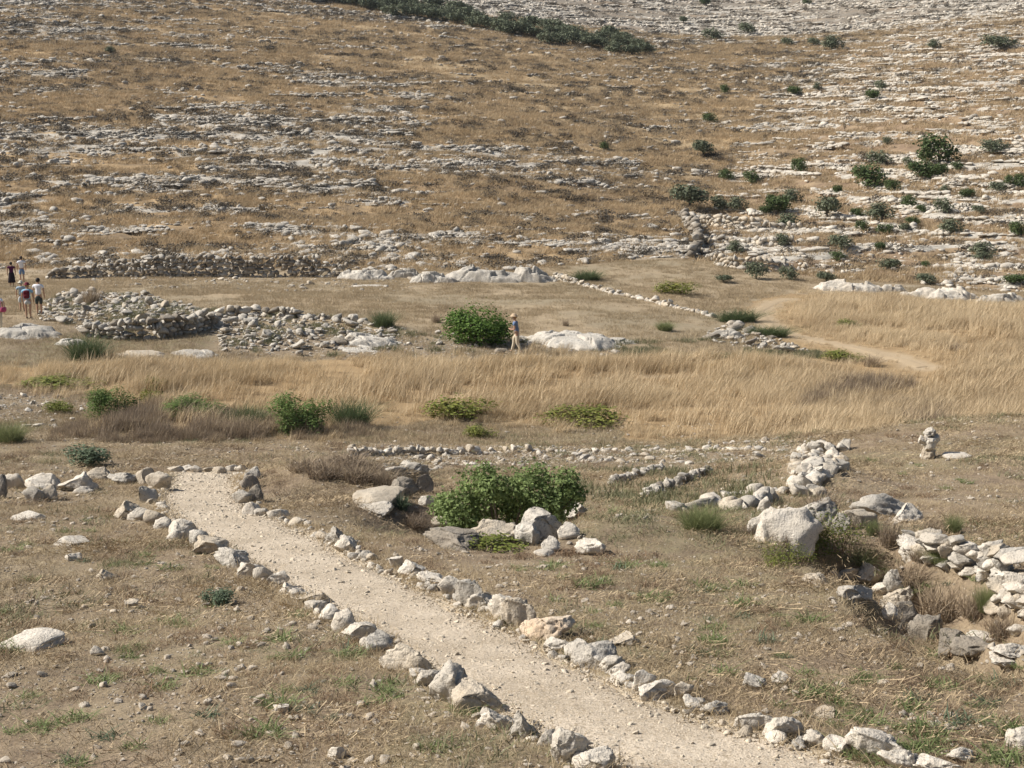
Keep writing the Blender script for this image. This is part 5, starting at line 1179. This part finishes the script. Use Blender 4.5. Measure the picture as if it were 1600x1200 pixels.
put_plant('shrub', 'olive', 172, 84, 16, 10, 'single small dark shrub high on the left hillside', 'shrub')
# olive grove along the saddle
G0 = [(470, 2), (530, 10), (600, 22), (680, 34), (760, 50), (840, 65), (900, 74), (960, 82), (1024, 90)]
gu = np.array([p[0] for p in G0]); gv = np.array([p[1] for p in G0]); r = random.Random(9)
rows = []
for row in range(3):
    u = 480 + row * 40 + r.uniform(0, 12)
    while u < 1026 - row * 22:
        v = np.interp(u, gu, gv) - row * 9 + r.uniform(-2.5, 2.5)
        if v > -22 and r.random() < (.93 if row < 2 else .6): rows.append((u, v, row))
        u += r.uniform(15, 25)
for k in range(3):
    for j, (u, v, row) in enumerate(sorted(q for q in rows if q[2] == k)):
        put_plant('olive_tree', 'olive', u, v, r.uniform(25, 36), r.uniform(15, 21), f"{ORD[j]} olive tree from the left in the {('front', 'middle', 'back')[k]} row of the grove", 'tree', 'olive trees of the grove on the saddle', seed=j)

# middle and near shrubs
put_plant('round_bush', 'bush', 746, 540, 96, 53, 'dense round bright green bush beside the walking person', 'bush', depth=.9)
put_plant('bush', 'broom', 130, 568, 80, 44, 'dark green sprawling bush below the visitors platform', 'bush')
put_plant('bush', 'broom', 598, 513, 46, 28, 'feathery green bush on the edge of the flat terrace', 'bush')
put_plant('bush', 'leafy', 462, 680, 90, 58, 'bright green bush at the front of the dry meadow', 'bush')
put_plant('bush', 'broom', 545, 670, 86, 46, 'duller green feathery growth right of the bright green bush', 'bush')
put_plant('bush', 'leafy', 172, 656, 72, 46, 'green leafy bush in the brown thicket', 'bush')
put_plant('bush', 'leafy', 300, 655, 90, 30, 'greenish growth in the middle of the brown thicket', 'bush')
put_plant('bush', 'broom', 380, 668, 80, 34, 'olive green sprays between the thicket and the bright bush', 'bush')
put_plant('bush', 'low', 238, 612, 40, 20, 'yellow-green bush behind the brown thicket', 'bush')
put_plant('bush', 'low', 236, 632, 36, 22, 'pale green bush in the middle of the thicket', 'bush')
put_plant('bush', 'spray', 8, 694, 64, 36, 'green growth at the left edge beside the brown thicket', 'bush')
put_plant('bush', 'low', 88, 610, 110, 14, 'yellowish flowering growth along the far side of the gravel patch', 'bush')
put_plant('bush', 'low', 90, 648, 50, 20, 'olive growth on the right of the gravel patch', 'bush')
put_plant('bush', 'low', 726, 660, 102, 34, 'left one of two low leafy bushes before the dry meadow', 'bush')
put_plant('bush', 'low', 906, 668, 118, 26, 'right one of two low leafy bushes before the dry meadow', 'bush')
put_plant('bush', 'low', 752, 687, 48, 20, 'small leafy bush below the two low ones', 'bush')
put_plant('bush', 'low', 1066, 462, 66, 20, 'bright yellow-green bush left of the winding trail', 'bush')
put_plant('bush', 'broom', 918, 440, 58, 18, 'dark green growth at the right end of the bedrock face', 'bush')
put_plant('bush', 'broom', 1155, 505, 100, 20, 'long green growth above the rubble mound', 'bush', depth=.5)
put_plant('bush', 'broom', 1205, 527, 80, 18, 'green growth trailing right of the rubble mound', 'bush', depth=.5)
put_plant('bush', 'low', 1332, 515, 38, 15, 'yellow-green shrub alone in the right meadow', 'bush')
put_plant('bush', 'dry', 1365, 574, 42, 20, 'dark brown tuft beside the winding trail', 'bush')
put_plant('bush', 'dry', 1505, 550, 50, 14, 'dark dry tuft in the right meadow', 'bush')
put_plant('bush', 'low', 1325, 567, 60, 16, 'greenish growth left of the dark brown tuft', 'bush')
put_plant('bush', 'dry', 682, 505, 24, 16, 'brown dry shrub left of the round green bush', 'bush')
put_plant('bush', 'dry', 884, 510, 16, 12, 'brown dry shrub behind the whaleback', 'bush')
put_plant('bush', 'spray', 1040, 518, 34, 16, 'thin green weed clump right of the whaleback', 'bush')
put_plant('bush', 'dry', 140, 478, 42, 26, 'dark dead bush on the rubble by the visitors', 'bush', lift=.2)
put_plant('thistle', 'bluish', 130, 730, 66, 32, 'blue-green thistle clump behind the boulder row', 'thistle')
put_plant('thistle', 'bluish', 338, 944, 46, 26, 'grey-blue leafy plant in bare soil left of the path', 'thistle')
put_plant('thistle', 'thistle', 628, 800, 30, 26, 'pale thistle in dead grass below the little cliff', 'thistle')
put_plant('bush', 'spray', 1100, 832, 86, 44, 'soft green tussock left of the huge white boulder', 'bush')
put_plant('bush', 'dry', 1180, 838, 56, 24, 'brown dry growth right of the green tussock', 'bush')
put_plant('bush', 'dry', 1288, 826, 72, 44, 'grey dry shrub hanging over the knobbly boulder', 'bush', lift=.25)
put_plant('bush', 'mustard', 1300, 888, 96, 66, 'tall yellow-green weeds filling the pit front', 'bush')
put_plant('bush', 'mustard', 1240, 886, 72, 40, 'yellowing weeds under the huge white boulder', 'bush')
put_plant('bush', 'spray', 1350, 892, 84, 30, 'green grass at the pit bottom', 'bush')
put_plant('bush', 'dry', 1393, 862, 48, 48, 'rust-brown dry bush at the back of the pit', 'bush')
put_plant('bush', 'spray', 1366, 838, 30, 28, 'small green climber between the pit boulders', 'bush')
put_plant('bush', 'dry', 1480, 975, 110, 60, 'big brown dry bush growing out of the trench', 'bush')
put_plant('bush', 'dry', 1530, 970, 70, 50, 'second brown dry bush on the right of the trench', 'bush')
put_plant('bush', 'spray', 1546, 958, 44, 44, 'bright green fern-like plant in the trench', 'bush')
put_plant('bush', 'dry', 1425, 930, 70, 40, 'dry brown scrub behind the trench blocks', 'bush')
put_plant('bush', 'dry', 1570, 1000, 60, 44, 'dry brown scrub at the right end of the trench', 'bush')
put_plant('bush', 'mustard', 1268, 868, 60, 40, 'green weeds against the foot of the huge boulder', 'bush')
put_plant('bush', 'dry', 1230, 858, 46, 24, 'tan dry weeds left of the pit weeds', 'bush')
put_plant('bush', 'dry', 1440, 880, 46, 24, 'tan dry tuft before the retaining wall', 'bush')
put_plant('bush', 'spray', 1475, 886, 60, 22, 'pale green grass along the retaining wall foot', 'bush')
put_plant('bush', 'spray', 1492, 835, 34, 32, 'green tuft growing on the retaining wall top', 'bush')
put_plant('bush', 'dry', 1460, 836, 44, 28, 'grey dry tuft on the retaining wall', 'bush')
for (u, v, w, h, l) in ((505, 752, 90, 34, 'leftmost'), (560, 758, 84, 36, 'second'), (470, 740, 80, 24, 'hindmost'), (602, 764, 60, 34, 'rightmost'), (540, 730, 90, 22, 'topmost')):
    put_plant('bush', 'dry', u, v, w, h, f'{l} dead brown grass tussock on the mound by the little cliff', 'bush', 'dead grass on the mound')
put_plant('bush', 'dry', 650, 830, 60, 24, 'tangle of dry stems left of the pitted boulder', 'bush')
put_plant('bush', 'low', 760, 862, 110, 18, 'green weeds in front of the boulders below the fig bush', 'bush')

# the fig bush: lobes of big leaves on many stems
def fig():
    p = at([(790, 838)])[0]; y = float(PITC[1]) - .4; s = y / F; x0 = (785 - 800) / 2187 * y; z0 = float(hz(x0, y))
    o = tag(empty('fig_bush', (x0, y, z0)), 'big leafy dark green fig bush growing out of the hollow', 'bush')
    r = np.random.default_rng(3); pr = random.Random(3); lob = []; st = []
    top = (lambda v: (200 - v) / 2187 * y - z0)
    for (u, v, rad) in ((715, 790, 34), (745, 765, 36), (770, 748, 28), (758, 732, 18), (800, 780, 38), (822, 752, 30), (840, 742, 22), (850, 782, 34), (878, 756, 30), (890, 744, 20), (888, 780, 26), (690, 800, 24), (775, 800, 40), (730, 812, 34), (690, 788, 18), (905, 766, 16), (826, 800, 36), (865, 805, 30)):
        cx = (u - 785) * s; cz = top(v); R = rad * s; cyy = pr.uniform(-.55, .55)
        lob.append((cx, cyy, cz, R, R * 1.05, R * .95)); st.append(tube([(pr.uniform(-.3, .3), pr.uniform(-.2, .2), -.1), (cx * .6, cyy * .6, cz * .55), (cx, cyy, cz)], [.035, .022, .01], 5))
    # lobed leaves: five points round a stalk
    L = np.array(lob); n = 11000; k = r.choice(len(L), n, p=L[:, 3] ** 2 / (L[:, 3] ** 2).sum()); d = r.normal(size=(n, 3)); d /= np.linalg.norm(d, axis=1)[:, None]
    C = L[k, :3] + d * L[k, 3:] * ((.5 + .55 * r.uniform(0, 1, n) ** .7) * (1 + .14 * r.normal(size=n)) * (.75 + .55 * fbm(d[:, 0] * 2.2, d[:, 1] * 2.2 + k * 2.7, d[:, 2] * 2.2, 2, 14)))[:, None]; C[:, 2] = np.maximum(C[:, 2], .05)
    nr = d * .6 + r.normal(size=(n, 3)) * .45 + np.array([0, 0, .55]); nr /= np.linalg.norm(nr, axis=1)[:, None]
    t = r.normal(size=(n, 3)); t -= nr * (t * nr).sum(1)[:, None]; t /= np.linalg.norm(t, axis=1)[:, None]; b = np.cross(nr, t); sz = r.uniform(.05, .095, n)[:, None]
    prof = [(-.5, 0), (-.1, .42), (.05, .18), (.5, 0), (.05, -.18), (-.1, -.42)]
    A = np.stack([C + t * sz * px_ * 1.15 + b * sz * py_ + nr * sz * (.12 * abs(py_) - .1 * px_ * px_) for px_, py_ in prof], 1)
    Fc = np.concatenate([np.arange(n)[:, None] * 6 + np.array([[0, 1, 2, 3]]), np.arange(n)[:, None] * 6 + np.array([[0, 3, 4, 5]])])
    obj('crown', mesh_np('fig_crown', A.reshape(-1, 3), Fc, M['fig']), o)
    V, Fq = join(st); obj('stem', mesh_np('fig_stem', V, Fq, M['bark']), o)
fig()

# green weeds of the foreground: each its own
WEED = []
for i in range(6):
    r = np.random.default_rng(800 + i); V, Fc = blades(60 + 8 * i, .12, .03, .125, .012, (0, 0), 1.0, 3, r, .45); WEED.append(mesh_np('weed', V, Fc, M['weed'] if i else M['thistle']))
WP = [(48, 908), (130, 878), (178, 885), (268, 890), (225, 882), (140, 832), (100, 832), (200, 1028), (190, 1018), (212, 1012), (268, 975), (282, 980), (108, 1190), (120, 1196), (65, 1140), (62, 1134), (42, 1090), (20, 1145), (545, 1025), (550, 1018), (600, 1080), (612, 1088), (585, 1102), (480, 1112), (420, 1142), (415, 1150), (12, 1020), (40, 1010), (436, 1000), (730, 1115), (726, 1110), (740, 1118), (370, 1150), (355, 1060), (820, 1000), (905, 910), (940, 912), (945, 905), (880, 905), (1040, 930), (1035, 936), (1030, 886), (1085, 910), (1160, 948), (1165, 943), (960, 948), (965, 945), (1100, 915), (1110, 925), (1160, 965), (1120, 1008), (1115, 1003), (1125, 1024), (1155, 962), (1350, 1062), (1360, 1060), (1345, 1068), (1460, 1072), (1480, 1078), (1220, 1025), (1230, 1028), (1400, 1045), (1540, 1070), (1530, 1105), (1545, 1100), (1430, 1110), (1420, 1108), (1360, 1130), (1290, 1085), (1270, 1092), (1310, 1100), (1530, 1130), (1550, 1125), (1470, 1165), (1440, 1175), (1460, 1160), (1540, 1190), (1560, 1185), (1580, 1190), (1590, 1150), (1500, 1130), (1480, 1140), (1330, 1165), (1340, 1182), (600, 890), (585, 878), (610, 895), (815, 892), (805, 888), (360, 790), (350, 800), (250, 760), (1500, 750), (1510, 755), (1480, 765), (1410, 742), (1440, 728), (1360, 720), (1300, 735), (1120, 705), (1205, 722), (1020, 765), (985, 770), (960, 800), (850, 890)]
r = random.Random(5)
for i in range(110):
    WP.append((r.uniform(860, 1600), r.uniform(870, 1190)) if i < 75 else (r.uniform(0, 700), r.uniform(800, 1190)))
wds = []; WPs = at(WP); sdw = sdpoly(PATH_POLY, WPs[:, 0], WPs[:, 1]); wb = []
for (p, sd_) in zip(WPs, sdw):
    if sd_ < .15: continue
    sc = r.uniform(.55, 1.25) * (1 + .012 * p[1])
    o = obj('weed_tuft', WEED[r.randrange(6)], None, (p[0], p[1], p[2] - .005), (0, 0, r.uniform(0, 6)), (sc, sc, sc * r.uniform(.7, 1.1)))
    wds.append(o)
    left = p[0] < (np.interp(p[1], PXY[::-1, 1], PXY[::-1, 0]))
    tag(o, 'low green weed tuft in the stony soil left of the path' if left else 'low green weed tuft in the straw right of the path', 'weed', 'weeds left of the path' if left else 'weeds right of the path')

by_neighbour(wds, 'green weed tuft {} to the {}', LAND)
# ------------------------------------------------------------------ people
def skinned(name, pts, edges, mat, parent, sub=1, root=0):
    bm = bmesh.new(); ly = bm.verts.layers.skin.verify(); vs = []
    for i, (co, rr_) in enumerate(pts):
        v = bm.verts.new(co); vs.append(v); v[ly].radius = (rr_, rr_) if not hasattr(rr_, '__len__') else rr_
    for v in bm.verts: v[ly].use_root = False
    vs[root][ly].use_root = True
    for a, b in edges: bm.edges.new((vs[a], vs[b]))
    me = bpy.data.meshes.new(name); bm.to_mesh(me); bm.free()
    o = bpy.data.objects.new(name, me); COL.objects.link(o)
    o.modifiers.new('s', 'SKIN'); m = o.modifiers.new('d', 'SUBSURF'); m.levels = m.render_levels = sub
    dg = bpy.context.evaluated_depsgraph_get(); nm = bpy.data.meshes.new_from_object(o.evaluated_get(dg)); o.modifiers.clear(); o.data = nm; bpy.data.meshes.remove(me)
    nm.materials.clear(); nm.materials.append(mat); nm.polygons.foreach_set('use_smooth', np.ones(len(nm.polygons), bool)); o.parent = parent
    return o
SKIN = plain('skin', (.46, .28, .19), .6, .08)
def cloth(name, c): return plain(name, c, .9, .12)
def person(label, uv, px_h, face, shirt, lower, hair, legs='stand', lower_len=.55, sleeve=.55, hat=None, pack=None, skirt=False, bagc=None, lean=0., arms='down', shoes=(.2, .17, .14)):
    """face: heading in degrees, 0 = away from the camera; body built facing +y, one unit = standing height / 1.75 m"""
    p = at([uv])[0]; Hm = px_h * math.hypot(p[1], p[2]) / F; k = Hm / 1.75
    o = tag(empty('person', (p[0], p[1], p[2] + .01), math.radians(face), k), label, 'person', None)
    L = lambda z, y=0., x=0.: (x, y + lean * max(0, z - .9), z)
    pts = []; ed = []
    def add(co, r_): pts.append((co, r_)); return len(pts) - 1
    def chain(start, seq):
        c = start
        for co, r_ in seq: n_ = add(co, r_); ed.append((c, n_)); c = n_
        return c
    pel = add(L(.93), (.135, .11)); top = chain(pel, [(L(1.1), (.125, .095)), (L(1.28), (.15, .105)), (L(1.40), (.13, .09))])
    neck = chain(top, [(L(1.48), .052), (L(1.54, .01), .055)])
    chain(neck, [(L(1.60, .02), (.078, .09)), (L(1.67, .015), (.08, .095)), (L(1.735, .01), (.045, .055))])
    nose = add(L(1.615, .125), .012); ed.append((neck + 1, nose))
    for s in (-1, 1):
        e = add(L(1.62, .01, s * .09), .014); ed.append((neck + 1, e))
    hip = {}; sh = {}
    st = {'stand': ((0, 0, 0), (0, 0, 0)), 'walk': ((-.10, .02, -.26), (.16, .13, .30))}[legs]
    seqs = {}
    for s, g in ((-1, st[0]), (1, st[1])):
        x = s * .1
        seqs[s] = [((x, 0, .86), .095), ((x * 1.05, g[0] * .6 + g[1] * .5, .66), .078), ((x, g[1] * .9 + g[0] * .3, .48), .058), ((x, g[2] * .6 + g[1] * .2, .28), .056), ((x, g[2] * .95, .09), .036), ((x, g[2] + .1, .035), .038), ((x * 1.1, g[2] + .19, .03), .026)]
        chain(pel, seqs[s])
    hands = {}
    arm = {'down': [(.23, 0, 1.38, .058), (.27, -.02, 1.12, .042), (.27, .05, .90, .033), (.27, .07, .84, .03)],
           'front': [(.22, .02, 1.37, .058), (.26, .02, 1.12, .042), (.13, .24, 1.10, .033), (.09, .29, 1.11, .03)]}[arms]
    aseq = {}
    for s in (-1, 1):
        aseq[s] = [(L(z, y, s * x), r_) for x, y, z, r_ in arm]
        h = chain(top, aseq[s]); hc = Vector(pts[h][0]); pv = Vector(pts[h - 1][0]); dr = (hc - pv).normalized(); sd_ = dr.cross(Vector((0, 1, 0) if arms == 'down' else (0, 0, 1))).normalized()
        sd2 = Vector((0, 1, 0)) if arms == 'down' else Vector((0, 0, 1))
        for f, ln in ((-1.2, .06), (-.4, .075), (.4, .08), (1.2, .07)):
            q = hc + dr * .045 + sd2 * f * .014; chain(h, [(tuple(q), .009), (tuple(q + dr * ln * .5 - sd_ * s * .01), .008), (tuple(q + dr * ln - sd_ * s * .03), .007)])
        q = hc + sd2 * .03; chain(h, [(tuple(q), .01), (tuple(q + dr * .04 + sd2 * .018), .008)])
    skinned('body', pts, ed, SKIN, o)
    # shirt
    sp_ = [(L(.90), (.165, .135)), (L(1.1), (.155, .125)), (L(1.28), (.178, .132)), (L(1.41), (.15, .11)), (L(1.46), .075)]; se = [(0, 1), (1, 2), (2, 3), (3, 4)]
    for s in (-1, 1):
        a0, a1 = Vector(aseq[s][0][0]), Vector(aseq[s][1][0]); i = len(sp_); sp_.append((tuple(a0), .078)); sp_.append((tuple(a0.lerp(a1, sleeve)), .066)); se += [(3, i), (i, i + 1)]
    skinned('shirt', sp_, se, shirt, o)
    if skirt:
        V, Fq = [], []
        for j, (z, rx, ry) in enumerate(((1.02, .16, .13), (.9, .2, .165), (.6, .23, .2), (.3, .26, .23), (.29, .24, .21))):
            for q in range(16): V.append((math.cos(q * math.pi / 8) * rx * (1 + .06 * (q % 2) * (j > 1)), math.sin(q * math.pi / 8) * ry * (1 + .06 * (q % 2) * (j > 1)), z))
        for j in range(4):
            for q in range(16): Fq.append((j * 16 + q, j * 16 + (q + 1) % 16, j * 16 + 16 + (q + 1) % 16, j * 16 + 16 + q))
        obj('skirt', mesh_np('skirt', V, Fq, lower, True), o)
    else:
        tp = [(L(1.0), (.158, .13)), (L(.90), (.168, .138))]; te = [(0, 1)]
        for s in (-1, 1):
            prev = 1; tot = 0; stop = .93 - lower_len
            for (co, r_), nxt in zip(seqs[s], seqs[s][1:] + [seqs[s][-1]]):
                if co[2] < stop or co[2] < .08: break
                i = len(tp); tp.append((co, r_ * 1.18 + .012)); te.append((prev, i)); prev = i
        skinned('shorts' if lower_len < .6 else 'trousers', tp, te, lower, o)
    # shoes
    sm_ = cloth('shoe_leather', shoes)
    for s in (-1, 1):
        a, b, c_ = (Vector(seqs[s][q][0]) for q in (4, 5, 6)); skinned('shoe', [((a.x, a.y - .02, .05), .05), ((b.x, b.y, .045), .05), ((c_.x, c_.y + .02, .04), .038)], [(0, 1), (1, 2)], sm_, o)
    if hair is not None:
        V, Fc = ico(3); V = V.copy(); kp = (V[:, 1] < .35) | (V[:, 2] > .35); V = V * np.array([.105, .118, .115]); hv = np.array(L(1.665, .0)); V = V + hv
        Fk = Fc[kp[Fc].all(1)]; used, inv = np.unique(Fk, return_inverse=True); obj('hair', mesh_np('hair', V[used], inv.reshape(Fk.shape), hair, True), o)
    if hat is not None:
        V, Fq = [], []; c = L(1.70, .015)
        for j, (z, rx) in enumerate(((-.012, .185), (0, .185), (.005, .118), (.07, .11), (.105, .07), (.112, .002))):
            for q in range(20): V.append((c[0] + math.cos(q * math.pi / 10) * rx * .92, c[1] + math.sin(q * math.pi / 10) * rx * 1.1, c[2] + z))
        for j in range(5):
            for q in range(20): Fq.append((j * 20 + q, j * 20 + (q + 1) % 20, j * 20 + 20 + (q + 1) % 20, j * 20 + 20 + q))
        obj('hat', mesh_np('hat', V, Fq, hat, True), o)
    if pack is not None:
        V, Fc = ico(3); V = np.sign(V) * np.abs(V) ** .55 * np.array([.15, .085, .21]) + np.array(L(1.22, -.2)); 
        b_ = tag(obj('backpack', mesh_np('backpack', np.array([tuple(q) for q in V]), Fc, pack, True)), 'dark red backpack worn by the visitor in the blue shirt', 'backpack')
        b_.location = o.location; b_.rotation_euler = o.rotation_euler; b_.scale = o.scale
        V2, F2 = join([tube([(s * .09, -.13, 1.08), (s * .1, .0 + .1, 1.12), (s * .1, .135, 1.3), (s * .09, .03, 1.47), (s * .08, -.12, 1.4)], [.014] * 5, 5) for s in (-1, 1)]); obj('strap', mesh_np('strap', V2, F2, pack, True), b_)
        V3 = np.sign(ico(2)[0]) * np.abs(ico(2)[0]) ** .6 * np.array([.11, .035, .09]) + np.array(L(1.13, -.295)); obj('pocket', mesh_np('pocket', V3, ico(2)[1], pack, True), b_)
    if bagc is not None:
        V = np.sign(ico(2)[0]) * np.abs(ico(2)[0]) ** .6 * np.array([.07, .17, .12]) + np.array((.3, .0, .95)); 
        b_ = tag(obj('shoulder_bag', mesh_np('shoulder_bag', V, ico(2)[1], bagc[0], True)), bagc[1], 'bag'); b_.location = o.location; b_.rotation_euler = o.rotation_euler; b_.scale = o.scale
        V2, F2 = tube([(.28, -.12, 1.03), (.25, -.1, 1.3), (.12, 0, 1.475), (.25, .1, 1.3), (.28, .12, 1.03)], [.012] * 5, 5); obj('strap', mesh_np('strap', V2, F2, bagc[0]), b_)
    return o
DK = plain('dark_hair', (.03, .022, .018), .6); BL = plain('fair_hair', (.36, .22, .10), .6); GR = plain('grey_hair', (.3, .29, .28), .6)
W_ = cloth('white_cotton', (.78, .78, .82)); BLU = cloth('blue_cotton', (.14, .20, .32)); SKY = cloth('light_blue_cotton', (.28, .50, .66)); DEN = cloth('denim', (.16, .25, .42)); BLK = cloth('charcoal_cotton', (.05, .06, .055)); PUR = cloth('plum_cotton', (.085, .012, .055)); DSK = cloth('dark_skirt', (.02, .012, .018)); KHA = cloth('beige_cotton', (.56, .48, .36)); GRY = cloth('pale_grey_cotton', (.50, .52, .52)); RED = cloth('dark_red_nylon', (.14, .015, .025)); PNK = cloth('pink_canvas', (.42, .07, .15)); STR = cloth('straw_hat', (.52, .39, .26)); CAP = cloth('maroon_cap', (.14, .02, .035)); MGR = cloth('muted_blue_cotton', (.33, .42, .50)); CRM = cloth('cream_cloth', (.6, .55, .45))
person('walking person in straw hat, blue shirt and beige trousers beside the round bush', (808, 552), 60, 78, BLU, KHA, BL, 'walk', .9, .5, STR, lean=.16, arms='front')
person('standing person in white shirt and blue shorts by the wall end, seen from behind', (35, 441), 40, 15, W_, DEN, DK, 'stand', .5, .5)
person('standing woman in plum top and long dark skirt, leftmost of the far pair', (19, 448), 38, 20, PUR, DSK, DK, 'stand', .5, .35, skirt=True)
person('standing person in white shirt and dark shorts, rightmost of the near visitors', (62, 492), 57, -5, W_, BLK, DK, 'stand', .5, .5)
person('person in maroon hat, bright blue shirt and pale shorts wearing a red backpack', (45, 498), 55, 5, SKY, GRY, BL, 'stand', .45, .5, CAP, pack=RED)
person('person in grey-blue shirt mostly hidden behind the backpack wearer', (35, 487), 47, 10, MGR, GRY, GR, 'stand', .55, .5, CRM)
person('person in white top and beige trousers cut off by the left edge', (-1, 516), 60, -20, W_, KHA, BL, 'stand', .85, .4, bagc=(PNK, 'pink shoulder bag on the person at the left edge'))
